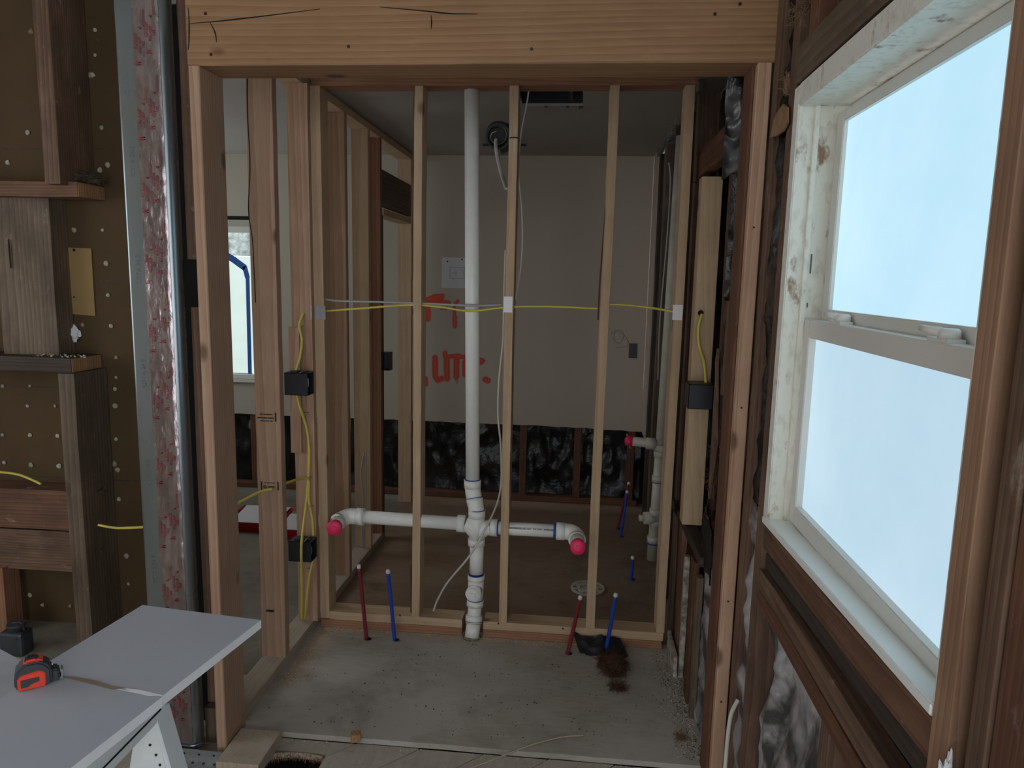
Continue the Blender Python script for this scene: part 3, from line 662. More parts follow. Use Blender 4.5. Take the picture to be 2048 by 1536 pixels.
# rear vent stack on the right wall
vs_ = empty('drain_stack', (.455, 3.75, 0), 'dusty white vent pipe against the stripped right wall', 'pipe')
V0 = Vector((.468, 3.76, 2.26)); V1 = Vector((.440, 3.72, .69)); V2 = Vector((.433, 3.80, .05))
tube('vent_pipe', [V0, V1], .027, M['pvc_dull'], vs_, n=20, smooth=False); tube('vent_pipe', [V1, V2], .027, M['pvc_dull'], vs_, n=20, smooth=False)
for z_, r_ in ((.70, .033), (.66, .033), (.52, .033), (.33, .032), (.27, .033), (.17, .033)):
    p = lerp(V1, V2, (V1.z-z_)/(V1.z-V2.z)) if z_ < V1.z else V1; tube('collar', [p+Vector((0, 0, .018)), p-Vector((0, 0, .018))], r_, M['pvc_dull'], vs_, n=20, smooth=False)
for z_ in (.645, .50, .145):
    p = lerp(V1, V2, (V1.z-z_)/(V1.z-V2.z)); tube('primer_ring', [p+Vector((0, 0, .002)), p-Vector((0, 0, .002))], .0335, M['primer'], vs_, n=20, smooth=False)
bp = lerp(V1, V2, .0)+Vector((0, 0, .0)); tube('branch_arm', [bp+Vector((-.02, 0, .02)), bp+Vector((-.16, .01, .028))], .025, M['pvc_dull'], vs_, n=20, smooth=False)
tube('collar', [bp+Vector((-.03, 0, .02)), bp+Vector((-.075, 0, .022))], .031, M['pvc_dull'], vs_, n=20, smooth=False)
bm = bmesh.new(); tube_bm(bm, [bp+Vector((-.145, .01, .028)), bp+Vector((-.175, .012, .029)), bp+Vector((-.185, .012, .029))], [.0265, .0265, .012], 20); frombm('test_cap', bm, M['pink'], vs_)
cp = lerp(V1, V2, .62); bm = bmesh.new(); tube_bm(bm, [cp, cp+Vector((-.06, -.01, 0))], .033, 20); tube_bm(bm, [cp+Vector((-.06, -.01, 0)), cp+Vector((-.085, -.012, 0))], .018, 6); frombm('cleanout_plug', bm, M['pvc_dull'], vs_)

# ================================================================== BACK BAND: dark paper between old studs
o = crumple('building_paper', (-3.3, WY+.075, .045), (3.75, 0, 0), (0, 0, .555), (0, -1, 0), M['black_paper'], amp=.03, freq=7, res=.018, seed=2); tag(o, 'crumpled black building paper along the open foot of the back wall', 'building paper')
for xa, lb in ((-2.335, 'old brown stud exposed low in the back wall of the room beyond'), (-1.55, 'old stud low in the back wall seen through the left studs'), (-.389, 'old reddish stud low in the back wall, just right of the middle stud'), (-.012, 'old reddish stud low in the back wall, under the cut drywall'), (.355, 'old stud low in the back wall near the right corner')):
    stud((xa, xa+.048), (WY+.0135, WY+.10), (.04, .57), 'old_red', lb)
o = beam('bottom_plate', (-3.3, .43), (WY+.004, WY+.10), (.001, .040), M['old_red'], 'x'); tag(o, 'old reddish floor plate along the back wall', 'floor plate')
# rear window
wn = struct(empty('window_2', (-2.6, WY, .8), 'narrow daylit window with blue masking tape in the far room', 'window'))
bm = bmesh.new()
for lo, hi in (((WX0, WZ1-.04), (WX1, WZ1+.0)), ((WX0, WZ0), (WX1, WZ0+.03)), ((WX0, WZ0), (WX0+.04, WZ1)), ((WX1-.012, WZ0), (WX1, WZ1))): box_bm(bm, (lo[0], WY-.004, lo[1]), (hi[0], WY+.07, hi[1]))
frombm('window_frame', bm, M['vinyl'], wn)
box('window_glass', (WX0, WY+.05, WZ0), (WX1, WY+.055, 1.66), M['glass_back'], wn); box('upper_glass', (WX0, WY+.05, 1.661), (WX1, WY+.055, WZ1), M['glass_tree'], wn)
bm = bmesh.new(); Yt = WY+.046
def strip(bm, a, b, wd, Y=Yt):
    a = Vector(a); b = Vector(b); d = (b-a).normalized(); nn_ = Vector((d.z, 0, -d.x))*wd/2; q = [bm.verts.new(p) for p in (a-nn_, b-nn_, b+nn_, a+nn_)]; q2 = [bm.verts.new(v_.co+Vector((0, .0015, 0))) for v_ in q]
    bm.faces.new(q); bm.faces.new(q2[::-1])
    for i in range(4): bm.faces.new((q[i], q2[i], q2[(i+1) % 4], q[(i+1) % 4]))
P_ = lambda x, y: aty(x, y, Yt)
strip(bm, P_(440, 503), P_(470, 521), .045); strip(bm, P_(468, 520), P_(490, 536), .045); strip(bm, P_(489, 533), P_(495, 556), .035); strip(bm, P_(495, 552), P_(500, 755), .028); strip(bm, P_(430, 750), P_(505, 752), .04)
frombm('masking_tape', bm, M['blue_tape'], wn)
box('window_sill', (WX0-.02, WY-.03, WZ0-.022), (WX1+.03, WY-.0005, WZ0-.004), M['vinyl'], wn)
o = box('rough_slot', (WX0, WY-.003, 1.905), (WX1+.012, WY-.0005, 1.93), M['gap']); tag(o, 'dark ragged slot in the drywall above the far window', 'slot')

# graffiti sprayed on the back wall
def Z(x, y): return (820+x/4.8, 480+y/4.8)
strokes = [([(150, 585), (200, 560), (240, 545), (310, 540)], 30), ([(190, 575), (260, 590), (370, 602)], 24), ([(240, 560), (290, 565)], 34), ([(300, 650), (345, 655)], 18), ([(165, 640), (178, 700), (172, 760)], 30), ([(120, 600), (60, 640), (40, 700)], 28), ([(462, 585), (440, 605), (425, 640), (428, 740)], 17), ([(430, 740), (432, 825)], 26),
           ([(240, 1130), (240, 1250), (243, 1310), (265, 1345), (305, 1330)], 34), ([(335, 1085), (338, 1105)], 28), ([(352, 1130), (356, 1330)], 34), ([(350, 1125), (440, 1110), (540, 1130), (600, 1130), (700, 1160)], 26), ([(448, 1120), (445, 1310)], 34), ([(527, 1180), (530, 1290)], 34), ([(590, 1180), (580, 1290)], 30), ([(600, 1200), (690, 1180)], 18), ([(725, 1340), (745, 1350)], 34), ([(440, 1300), (438, 1345)], 5), ([(452, 1300), (450, 1378)], 4), ([(150, 1330), (152, 1385)], 26), ([(110, 1320), (60, 1330)], 24)]
Yg = WY-.0006; seg = []
for pts, wd in strokes:
    q = [aty(*Z(*p), Yg) for p in pts]; ww = wd/4.8/F*5.9
    for a, b in zip(q, q[1:]): seg.append((a.x, a.z, b.x, b.z, ww))
gx0, gx1, gz0, gz1 = -1.16, -.52, .76, 1.50; st = .0045; bm = bmesh.new(); lay = bm.verts.layers.float.new('spray')
nx = int((gx1-gx0)/st); nz = int((gz1-gz0)/st); grid = {}
def dens(x, z):
    d = 0
    for ax, az, bx, bz, ww in seg:
        dx, dz = bx-ax, bz-az; L2 = dx*dx+dz*dz or 1e-9; t_ = max(0, min(1, ((x-ax)*dx+(z-az)*dz)/L2)); r = math.hypot(x-ax-dx*t_, z-az-dz*t_)
        d = max(d, 1-max(0, (r-ww*.20)/(ww*.70)))
    return max(0, min(1, d*1.15+.15*noise.noise(Vector((x*60, 0, z*60)))*(1 if 0 < d < .9 else 0)))
D_ = {(i, j): dens(gx0+i*st, gz0+j*st) for i in range(nx+1) for j in range(nz+1)}
def gv(i, j):
    if (i, j) not in grid: v_ = bm.verts.new((gx0+i*st, Yg, gz0+j*st)); v_[lay] = D_[i, j]; grid[i, j] = v_
    return grid[i, j]
for i in range(nx):
    for j in range(nz):
        if max(D_[i, j], D_[i+1, j], D_[i, j+1], D_[i+1, j+1]) > .01: bm.faces.new((gv(i, j), gv(i+1, j), gv(i+1, j+1), gv(i, j+1)))
me = bpy.data.meshes.new('spray_lettering'); bm.to_mesh(me); bm.free()
t = NT('orange spray paint'); at = t.n('Attribute', attribute_name='spray').outputs['Fac']; t.out(srgb(214, 66, 36), .6); t.l(at, t.b.inputs['Alpha'])
o = at_origin(link('spray_lettering', me, t.m)); tag(o, 'orange spray-painted lettering on the cream back wall', 'graffiti')
# plan sheet
ps = box('plan_sheet', (-.944, WY-.0025, 1.473), (-.692, WY-.0008, 1.676), M['paper']); tag(ps, 'white paper plan pinned to the back wall behind the tall pipe', 'paper')
bm = bmesh.new()
for a, b in (((900, 535), (930, 535)), ((900, 557), (930, 557)), ((900, 535), (900, 557)), ((930, 535), (930, 557)), ((903, 546), (912, 546)), ((912, 540), (912, 552)), ((920, 540), (926, 540)), ((926, 540), (926, 552)), ((935, 565), (936, 572))): strip(bm, aty(*a, WY-.0036), aty(*b, WY-.0036), .0018, 0)
frombm('drawn_plan', bm, M['pencil'], ps)
for px, py in ((895, 523), (924, 519)): screw(ps, aty(px, py, WY-.0035), .006)
o = tube('pencil_scribble', [aty(x, y, WY-.001) for x, y in ((1222, 668), (1235, 660), (1248, 668), (1240, 686), (1228, 680), (1232, 664), (1250, 672), (1256, 690), (1232, 696))], .0011, M['pencil'], n=4); tag(o, 'pencilled scribble on the back wall above the recessed outlet', 'scribble')

# ================================================================== RIGHT WALL, stripped
o = box('wall_right_strip', (XR, 4.60, .54), (XR+.012, WY-.001, CEIL-.001), M['wall_greige']); struct(o, 'narrow strip of cream drywall left at the back right corner', 'wall')
bm = bmesh.new(); rr = random.Random(9)
for i in range(34):
    y0_ = 3.05+i*.046; z_ = CEIL-.001; h_ = rr.uniform(.02, .06); box_bm(bm, (XR-.004+rr.uniform(-.004, .004), y0_, z_-h_), (XR+.012, y0_+.050, z_))
o = frombm('torn_drywall_edge', bm, simple('torn drywall', srgb(120, 114, 100), .9, var=.3, scale=30)); tag(o, 'ragged torn drywall edge under the ceiling of the right wall', 'torn edge')
o = crumple('building_paper', (.555, 2.22, .0), (0, 2.66, 0), (0, 0, 2.33), (-1, 0, 0), M['black_paper'], amp=.035, freq=6, res=.028, seed=4); tag(o, 'black building paper lining the stripped right wall of the bathroom', 'building paper')
for (ya, yb, mt, lb, xx) in ((4.50, 4.59, 'old_dark', 'dark old stud in the right wall next to the back corner', XR+.006), (4.18, 4.28, 'old_grey', 'grey old stud in the right wall behind the vent pipe', XR+.003), (3.90, 3.96, 'old_red', 'reddish old stud just behind the vent pipe', XR+.02), (3.42, 3.50, 'old_dark', 'dark old stud in the right wall in front of the vent pipe', XR+.01), (3.08, 3.14, 'old_brown', 'brown old stud beside the rightmost partition stud', XR+.004)):
    stud((xx, xx+.085), (ya, yb), (.002, 2.30), mt, lb, jit=.004)
stud((XR+.004, XR+.07), (2.93, 3.00), (.0, 1.95), 'old_red', 'reddish wood strip behind the fresh block on the right wall', jit=.003)
fs = stud((XR-.024, XR+.050), (2.70, 2.775), (.63, 1.93), 'fir_pale', 'fresh fir block with drilled hole and black box in the stripped right wall', lean=(.010, .06))
stud((XR+.060, XR+.10), (2.60, 2.64), (.0, 2.2), 'old_red', 'old stud right of the fresh fir block', jit=.004)
stud((XR+.01, XR+.09), (2.27, 2.31), (1.2, 2.32), 'old_brown', 'short old stud close behind the right header post', jit=.004)
bm = bmesh.new(); hp = aty(1405, 627, 2.66); bmesh.ops.create_circle(bm, cap_ends=True, segments=20, radius=.0105, matrix=Matrix.Translation((hp.x, 2.6995, hp.z)) @ Matrix.Rotation(math.radians(90), 4, 'X')); frombm('drilled_hole', bm, M['gap'], fs)
o = beam('let_in_board', (XR-.002, XR+.03), (2.46, 3.06), (1.945, 2.045), M['old_red'], 'y', jit=.004); tag(o, 'old horizontal board above the fresh fir block', 'board')
o = beam('ledger_strip', (XR-.012, XR+.03), (2.36, 3.22), (.60, .635), M['old_dark'], 'y', lean=(-.03, 0), jit=.003); tag(o, 'dark weathered horizontal strip on the right wall below the fresh block', 'strip')
for (ya, yb, z1_, mt, lb, xx) in ((2.98, 3.06, .60, 'old_grey', 'grey board under the dark strip, furthest from the camera', XR), (2.80, 2.86, .58, 'old_paint', 'paint-flecked board under the dark strip, beside the partition end', XR-.004), (2.70, 2.728, .50, 'dirty_paint', 'white-painted wood strip standing at the floor by the partition end', XR-.006), (2.52, 2.60, .55, 'old_red', 'reddish board under the dark strip', XR), (2.43, 2.47, .53, 'old_grey', 'grey board under the dark strip, nearest the camera', XR)):
    o = beam('wall_board', (xx, xx+.02), (ya, yb), (.001, z1_), M[mt], 'z', jit=.002); tag(o, lb, 'board')
o = beam('skirting_piece', (XR-.026, XR-.012), (2.70, 2.912), (.001, .09), M['dirty_paint'], 'y'); tag(o, 'white-painted skirting offcut at the foot of the right wall', 'skirting')
o = crumple('building_paper', (.470, 2.20, .0), (0, .24, 0), (0, 0, .60), (-1, 0, 0), M['sheen_film'], amp=.03, freq=10, res=.015, seed=12, jag=.02); tag(o, 'black paper with painted sheen low beside the right post', 'building paper')
o = crumple('building_paper', (.475, 2.20, .60), (0, .20, 0), (0, 0, 1.0), (-1, 0, 0), M['black_paper'], amp=.03, freq=8, res=.016, seed=13, jag=.03); tag(o, 'torn black paper behind the right post at mid height', 'building paper')
fa = aty(1443, 352, 2.262); fb2 = aty(1484, 352, 2.262); fw = fb2.x-fa.x
o = crumple('paper_flap', (fa.x, 2.262, fa.z), (fw, -.02, 0), (.0, .0, aty(1460, 150, 2.262).z-fa.z), (0, -1, 0), M['sheen_paper'], amp=.030, freq=14, res=.006, seed=21, jag=.04); tag(o, 'torn black paper flap with painted grey sheen, hanging high behind the right post', 'building paper')
fa = aty(1448, 600, 2.268); o = crumple('paper_flap', (fa.x, 2.275, fa.z), (.06, -.01, 0), (.0, .0, aty(1460, 362, 2.268).z-fa.z), (0, -1, 0), M['black_paper'], amp=.020, freq=12, res=.008, seed=22, jag=.03); tag(o, 'long dark paper strip behind the right post below the glossy flap', 'building paper')
stud((.4375, .4455), (2.09, 2.195), (.0, 2.125), 'old_red', 'thin reddish old board on the left side of the right header post')
o = crumple('paper_flap', (.43, 2.24, .62), (.02, .14, 0), (0, .0, .20), (-1, 0, 0), M['black_paper'], amp=.03, freq=12, res=.012, seed=25, jag=.04); tag(o, 'black paper flap hanging under the old fibre by the right post', 'building paper')
o = fluff('insulation_tuft', (.452, 2.33, .90), (.016, .035, .16), 220, .025, M['fibre'], 3); tag(o, 'brown fibrous insulation clinging behind the right post', 'insulation')
o = prism('bark_splinter', [(.440, 2.30, 1.04), (.432, 2.33, 1.30), (.44, 2.36, 1.34), (.45, 2.345, 1.1), (.436, 2.33, .96), (.43, 2.30, .90)], (.012, 0, 0), M['old_brown']); tag(o, 'long dark splinter hanging by the drilled block', 'splinter')

# ================================================================== OUTLET BOXES
def outlet(name, lo, hi, label, open_='-y', par=None):
    o = empty(name, ((lo[0]+hi[0])/2, (lo[1]+hi[1])/2, lo[2]), label, 'outlet box'); t_ = .003; bm = bmesh.new()
    x0_, y0_, z0_ = lo; x1_, y1_, z1_ = hi
    box_bm(bm, (x0_, y0_, z0_), (x1_, y1_, z0_+t_)); box_bm(bm, (x0_, y0_, z1_-t_), (x1_, y1_, z1_)); box_bm(bm, (x0_, y0_, z0_), (x0_+t_, y1_, z1_))
    if open_ == '-y': box_bm(bm, (x1_-t_, y0_, z0_), (x1_, y1_, z1_)); box_bm(bm, (x0_, y1_-t_, z0_), (x1_, y1_, z1_))
    else: box_bm(bm, (x0_, y0_, z0_), (x1_, y0_+t_, z1_)); box_bm(bm, (x0_, y1_-t_, z0_), (x1_, y1_, z1_))
    bmesh.ops.bevel(bm, geom=bm.edges[:], offset=.0008, segments=1, affect='EDGES'); frombm('box_shell', bm, M['black_plastic'], o); return o
for (z0_, z1_, lb) in ((1.058, 1.150, 'upper black outlet box on the left stud by the yellow cable'), (.348, .436, 'lower black outlet box on the left stud, yellow cable across it')):
    x0_ = -1.188; o = outlet('outlet_box', (x0_, 2.795, z0_), (x0_+.098, 2.864, z1_), lb, '+x')
    tube('nail', [(x0_+.07, 2.79, z1_+.003), (x0_+.07, 2.862, z1_+.005)], .002, M['steel'], o, n=8)
    tube('staple', [(x0_+.085, 2.80, z0_+.02), (x0_+.0985, 2.80, z0_+.04), (x0_+.0985, 2.80, z1_-.02)], .0015, M['steel'], o, n=6)
    for k in (0, 1): box('clamp_tab', (x0_+.02+k*.04, 2.81, z1_), (x0_+.045+k*.04, 2.85, z1_+.004), M['black_plastic'], o)
outlet('outlet_box', (-1.12, 3.99, aty(750, 740, 4.0).z), (-1.07, 4.05, aty(750, 704, 4.0).z), 'small black outlet box on the red-brown stud by the door gap')
b0 = aty(1257, 716, WY); b1 = aty(1275, 687, WY); outlet('outlet_box', (b0.x, WY-.004, b0.z), (b1.x, WY-.0005, b1.z), 'recessed black outlet box at the right of the back wall')
b0 = aty(1371, 812, 2.66); b1 = aty(1410, 765, 2.66); outlet('outlet_box', (b0.x, 2.60, b0.z), (b1.x+.02, 2.698, b1.z), 'black outlet box on the fresh fir block of the right wall', '+x')

# ================================================================== CABLES
def cable(name, pts, r, mat, label, Y=None, flat=1.0, n=8):
    q = [aty(p[0], p[1], p[2] if len(p) > 2 else Y) for p in pts]; return tag(tube(name, q, r, M[mat], flat=flat, n=n), label, 'cable')
CY = 2.945
cable('power_cable', [(652, 622, CY), (720, 617, CY), (820, 610, CY), (880, 614, CY-.01), (940, 622, 2.93), (1008, 615, CY), (1060, 613), (1130, 614), (1205, 617), (1225, 609), (1290, 614), (1350, 624)], .0048, 'yellow_cable', 'yellow cable strung level through the partition studs', CY)
cable('power_cable', [(650, 598, CY), (680, 602), (760, 604), (850, 607), (935, 611, 2.93), (1005, 610)], .0048, 'grey_cable', 'grey cable just above the yellow one, left of the middle stud', CY)
cable('power_cable', [(607, 626, 2.884), (599, 650, 2.868), (604, 680, 2.862), (600, 715, 2.858), (592, 742, 2.85)], .0058, 'yellow_cable', 'yellow cable dropping from the drilled stud into the upper black box')
cable('power_cable', [(594, 788, 2.85), (600, 815, 2.855), (612, 850, 2.878), (618, 890, 2.880), (618, 935, 2.880), (616, 965, 2.878), (612, 1010, 2.875), (603, 1090, 2.785), (604, 1160, 2.82), (604, 1237, 2.87)], .0058, 'yellow_cable', 'long yellow cable from the upper box past the lower box to the floor plate')
cable('power_cable', [(569, 967, 2.70), (600, 958, 2.83), (617, 960, 2.875), (618, 1000, 2.878), (625, 1040, 2.874), (627, 1072, 2.868)], .0055, 'yellow_cable', 'yellow cable looping from the stamped stud down into the lower box')
cable('power_cable', [(627, 1117, 2.868), (618, 1160, 2.875), (610, 1237, 2.875)], .0055, 'yellow_cable', 'short yellow cable from under the lower box to the floor plate')
cable('power_cable', [(455, 1018, 2.45), (481, 1004, 2.50), (520, 984, 2.55), (545, 978, 2.571)], .0058, 'yellow_cable', 'yellow cable entering the stamped stud from behind the left post')
cable('power_cable', [(0, 944, 2.66), (40, 950, 2.68), (82, 968, 2.675)], .0052, 'yellow_cable', 'yellow cable curving at the far left over old boards')
cable('power_cable', [(197, 1050, 2.62), (235, 1056, 2.60), (290, 1054, 2.50)], .0052, 'yellow_cable', 'short yellow cable passing behind the metal duct')
cable('thin_cable', [(1059, 163, 3.03), (1055, 200, 3.03), (1044, 255, 3.02), (1038, 310, 3.01), (1037, 350), (1043, 410), (1045, 480), (1041, 540), (1031, 600)], .0032, 'white_cable', 'thin white cable hanging right of the middle partition stud', 3.02)
cable('thin_cable', [(1011, 500, 3.04), (1008, 590), (1006, 680), (998, 760), (996, 830), (1002, 900), (1000, 985), (975, 1050, 2.90), (940, 1110, 2.87), (895, 1165, 2.92), (875, 1200, 2.95), (867, 1222, 2.955)], .0042, 'white_cable', 'thin white cable sweeping across the pipe down to the floor plate', 3.03)
cable('lamp_cable', [(992, 278, 3.50), (992, 296, 3.47), (997, 325, 3.45), (1005, 355, 3.40), (1013, 378, 3.20)], .0085, 'white_cable', 'flat white cable hanging from the black ceiling can', flat=.5)
cable('power_cable', [(1404, 628, 2.70), (1397, 655, 2.69), (1398, 690, 2.69), (1408, 725, 2.69), (1412, 766, 2.66)], .0058, 'yellow_cable', 'yellow cable from the drilled hole to the box on the right wall')
cable('thin_cable', [(1338, 325, 3.9), (1341, 370, 3.9), (1334, 480, 3.85), (1320, 640, 3.85), (1316, 760, 3.9)], .004, 'grey_cable', 'loose grey cable hanging in the right wall behind the vent pipe')
cable('thin_cable', [(1254, 868, 4.82), (1255, 885, 4.82), (1262, 897, 4.84)], .004, 'yellow_cable', 'short yellow cable end at the foot of the back wall near the corner')
cable('thin_cable', [(728, 905, 3.74), (722, 945, 3.73), (726, 990, 3.73), (724, 1040, 3.73), (726, 1095, 3.74)], .0045, 'grey_cable', 'doubled grey cable stapled low on the yellowish side-wall stud')
cable('thin_cable', [(731, 905, 3.74), (732, 945, 3.73), (731, 990, 3.73), (729, 1040, 3.73), (729, 1095, 3.74)], .004, 'grey_cable', 'second grey cable beside its twin on the yellowish side-wall stud')
cable('thin_cable', [(694, 790, 3.44), (700, 840, 3.45), (697, 890, 3.43)], .004, 'yellow_cable', 'short yellowish cable behind the reddish side-wall stud')
cable('white_strap', [(1476, 1400, 1.95), (1462, 1430, 1.93), (1455, 1480, 1.91), (1450, 1540, 1.88), (1446, 1600, 1.86)], .006, 'white_cable', 'white cable curving down beside the right post at the bottom')
for x_, y_ in ((600, 652), (612, 826), (617, 955), (621, 1013), (619, 1138)):
    p = aty(x_, y_, 2.872); tag(box('cable_staple', (p.x-.010, 2.868, p.z-.002), (p.x+.010, 2.884, p.z+.002), M['steel']), {652: 'staple on the yellow cable above the upper outlet box', 826: 'staple on the yellow cable just under the upper outlet box', 955: 'staple where the yellow cables fork', 1013: 'staple on the forked cables above the lower outlet box', 1138: 'staple on the yellow cable below the lower outlet box'}[y_], 'staple')

# ================================================================== CEILING FITTINGS
can = empty('recessed_light_can', (-.50, 4.1, CEIL), 'round black recessed light can hanging open in the ceiling', 'light fitting')
cc_ = aty(996, 273, 3.55); ax_ = (EYE-cc_).normalized(); ax_ = (ax_+Vector((0, 0, -.15))).normalized(); side_ = ax_.cross(Vector((0, 0, 1))).normalized(); upv_ = side_.cross(ax_)
CM = Matrix((side_, upv_, ax_)).transposed().to_4x4(); CM.translation = cc_
bm = bmesh.new(); annulus(bm, Vector((0, 0, 0)), .052, .058, -.10, .0, 36); bmesh.ops.create_circle(bm, cap_ends=True, segments=32, radius=.055, matrix=Matrix.Translation((0, 0, -.09))); annulus(bm, Vector((0, 0, 0)), .05, .0605, -.004, .002, 36)
bm.transform(CM); frombm('can_housing', bm, M['black_plastic'], can)
b = aty(1004, 243, 3.70); prism('mounting_plate', [aty(x, y, 3.68) for x, y in ((1002, 242), (1018, 248), (1018, 300), (1003, 308), (1000, 300))], (0, .02, 0), M['black_plastic'], can)
box('hanger_bar', (-.62, 4.45, CEIL-.012), (-.36, 4.475, CEIL-.002), M['black_plastic'], can)
tube('hanger_wire', [cc_-ax_*.09, Vector((cc_.x, 3.95, CEIL-.002))], .004, M['black_plastic'], can, n=6)
for k in range(3):
    a = k*2.1; tube('loose_wire', [CM @ Vector((.045*math.cos(a+q_)*(1-.1*q_), .045*math.sin(a+q_)*(1-.1*q_), -.06+.03*q_)) for q_ in (0, .8, 1.7, 2.6, 3.4)], .0018, M['copper' if k == 0 else 'white_cable'], can, n=5)
o = tube('cable_tie', [aty(1019, 276, 2.912), aty(1028, 275, 2.908), aty(1037, 276, 2.912)], .0022, M['black_wire'], n=6); tag(o, 'thin black band across the middle partition stud near the top', 'cable tie')
vent = empty('ceiling_vent', ((VX0+VX1)/2, (VY0+VY1)/2, CEIL), 'dark rectangular vent opening in the bathroom ceiling', 'vent opening')
bm = bmesh.new(); h_ = .14
box_bm(bm, (VX0-.01, VY0-.01, CEIL+.013), (VX0, VY1+.01, CEIL+h_)); box_bm(bm, (VX1, VY0-.01, CEIL+.013), (VX1+.01, VY1+.01, CEIL+h_)); box_bm(bm, (VX0, VY0-.01, CEIL+.013), (VX1, VY0, CEIL+h_)); box_bm(bm, (VX0, VY1, CEIL+.013), (VX1, VY1+.01, CEIL+h_)); box_bm(bm, (VX0-.01, VY0-.01, CEIL+h_), (VX1+.01, VY1+.01, CEIL+h_+.01))
frombm('vent_housing', bm, M['black_plastic'], vent)
box('vent_bracket', (VX1-.06, VY0+.01, CEIL+.02), (VX1-.045, VY1-.01, CEIL+.13), M['old_dark'], vent)
for xx in (-.20, -.10): box('clip_tab', (xx, VY1-.004, CEIL-.004), (xx+.014, VY1+.02, CEIL-.0005), M['black_plastic'], vent)
for xx in (-.04,): box('clip_tab', (xx, VY1-.002, CEIL-.004), (xx+.02, VY1+.035, CEIL-.0005), M['black_plastic'], vent)

# ================================================================== LEFT: duct, old studs, old wall
duct = empty('metal_duct', (-1.258, 2.09, 0), 'tall flat galvanised metal duct with foil tape down its face', 'duct')
def oval(x0_, x1_, y0_, y1_, r, n=10):
    pts = []
    for cx_, cy_, a0 in ((x1_-r, y0_+r, -90), (x1_-r, y1_-r, 0), (x0_+r, y1_-r, 90), (x0_+r, y0_+r, 180)):
        for i in range(n+1): a = math.radians(a0+90*i/n); pts.append((cx_+r*math.cos(a), cy_+r*math.sin(a)))
    return pts
def oval2(x0_, x1_, y0_, y1_, rl, rr_, n=10):
    pts = []
    for cx_, cy_, a0, q_ in ((x1_-rr_, y0_+rr_, -90, rr_), (x1_-rr_, y1_-rr_, 0, rr_), (x0_+rl, y1_-rl, 90, rl), (x0_+rl, y0_+rl, 180, rl)):
        for i in range(n+1): a = math.radians(a0+90*i/n); pts.append((cx_+q_*math.cos(a), cy_+q_*math.sin(a)))
    return pts
bm = bmesh.new(); prof = oval2(-1.344, -1.190, 2.045, 2.107, .012, .030); zs = [.0, .012]+[.2+.25*i for i in range(9)]+[2.79]; prev = None
for z in zs:
    rg = [bm.verts.new((x, y, z)) for x, y in prof]
    if prev:
        for i in range(len(rg)): f = bm.faces.new((prev[i], prev[(i+1) % len(rg)], rg[(i+1) % len(rg)], rg[i])); f.smooth = True
    else: bm.faces.new(rg[::-1])
    prev = rg
bm.faces.new(prev); frombm('duct_shell', bm, M['duct'], duct)
bm = bmesh.new(); rg = oval2(-1.345, -1.189, 2.044, 2.108, .013, .031)
prev = None
for z in (.004, .016, .020):
    k_ = .0035 if z < .02 else 0; c_ = Vector((-1.258, 2.09)); r2 = [bm.verts.new((x+(x-c_.x)*k_*6, y+(y-c_.y)*k_*6, z)) for x, y in rg]
    if prev:
        for i in range(len(r2)): bm.faces.new((prev[i], prev[(i+1) % len(r2)], r2[(i+1) % len(r2)], r2[i]))
    prev = r2
frombm('duct_lip', bm, M['duct'], duct)
def tape_sheet(x0_, x1_, yb, seed):
    bm = bmesh.new(); nu, nv = 10, 300; g = []
    for i in range(nu+1):
        row = []
        for j in range(nv+1):
            x = x0_+(x1_-x0_)*i/nu; z = .03+2.42*j/nv; e = .0016*noise.noise(Vector((x*40+seed, z*9, 0)))+.0012*noise.noise(Vector((x*90, z*45+seed, 2)))
            x += (.002*noise.noise(Vector((z*14, seed, 0))) if i in (0, nu) else 0)
            y_ = yb-.0022-abs(e)*1.3
            if x > -1.220: a = min(1, (x+1.220)/.032); y_ += .030*(1-math.sqrt(max(0, 1-a*a)))
            row.append(bm.verts.new((x, y_, z)))
        g.append(row)
    for i in range(nu):
        for j in range(nv): f = bm.faces.new((g[i][j], g[i+1][j], g[i+1][j+1], g[i][j+1])); f.smooth = True
    me = bpy.data.meshes.new('foil_tape'); bm.to_mesh(me); bm.free(); return _par(at_origin(link('foil_tape', me, M['foil_tape'])), duct)
ta = tape_sheet(-1.286, -1.246, 2.045, 1); tb = tape_sheet(-1.2465, -1.208, 2.0442, 8)
items = []
for kx, off in ((-1.268, .0), (-1.234, .03)):
    z = .10+off
    while z < 2.40:
        items.append(('FOIL-GRIP', .012, face_y(Vector((kx+.001, 2.0385, z+.030)), math.pi/2), .0, .8)); items.append(('1402', .010, face_y(Vector((kx+.012, 2.0385 if kx < -1.25 else 2.0405, z+.030)), math.pi/2), .0, .9))
        items.append(('R', .009, face_y(Vector((kx+.004, 2.0385, z+.075)), math.pi/2), .0005, 1))
        items.append(('hardcast', .013, face_y(Vector((kx-.011, 2.0385, z+.040)), math.pi/2), .0, .9)); items.append(('h', .022, face_y(Vector((kx-.006, 2.0385, z-.020)), math.pi/2), .0005, 1))
        items.append(('________________', .008, face_y(Vector((kx+.013, 2.0385, z+.10)), math.pi/2), .0002, .7)); items.append(('________________', .008, face_y(Vector((kx+.009, 2.0385, z+.10)), math.pi/2), .0002, .7))
        z += .205
join_text('red_tape_printing', items, M['print_red'], ta)
M['emboss'] = simple('dark duct stamp', srgb(112, 118, 120), .5, .7)
for z in (.30, .62, .93, 1.24, 1.55, 1.86): join_text('embossed_lettering', [('KDTA 24.3', .019, face_y(Vector((-1.308, 2.0446, z)), math.pi/2), .0001, 1)], M['emboss'], duct)
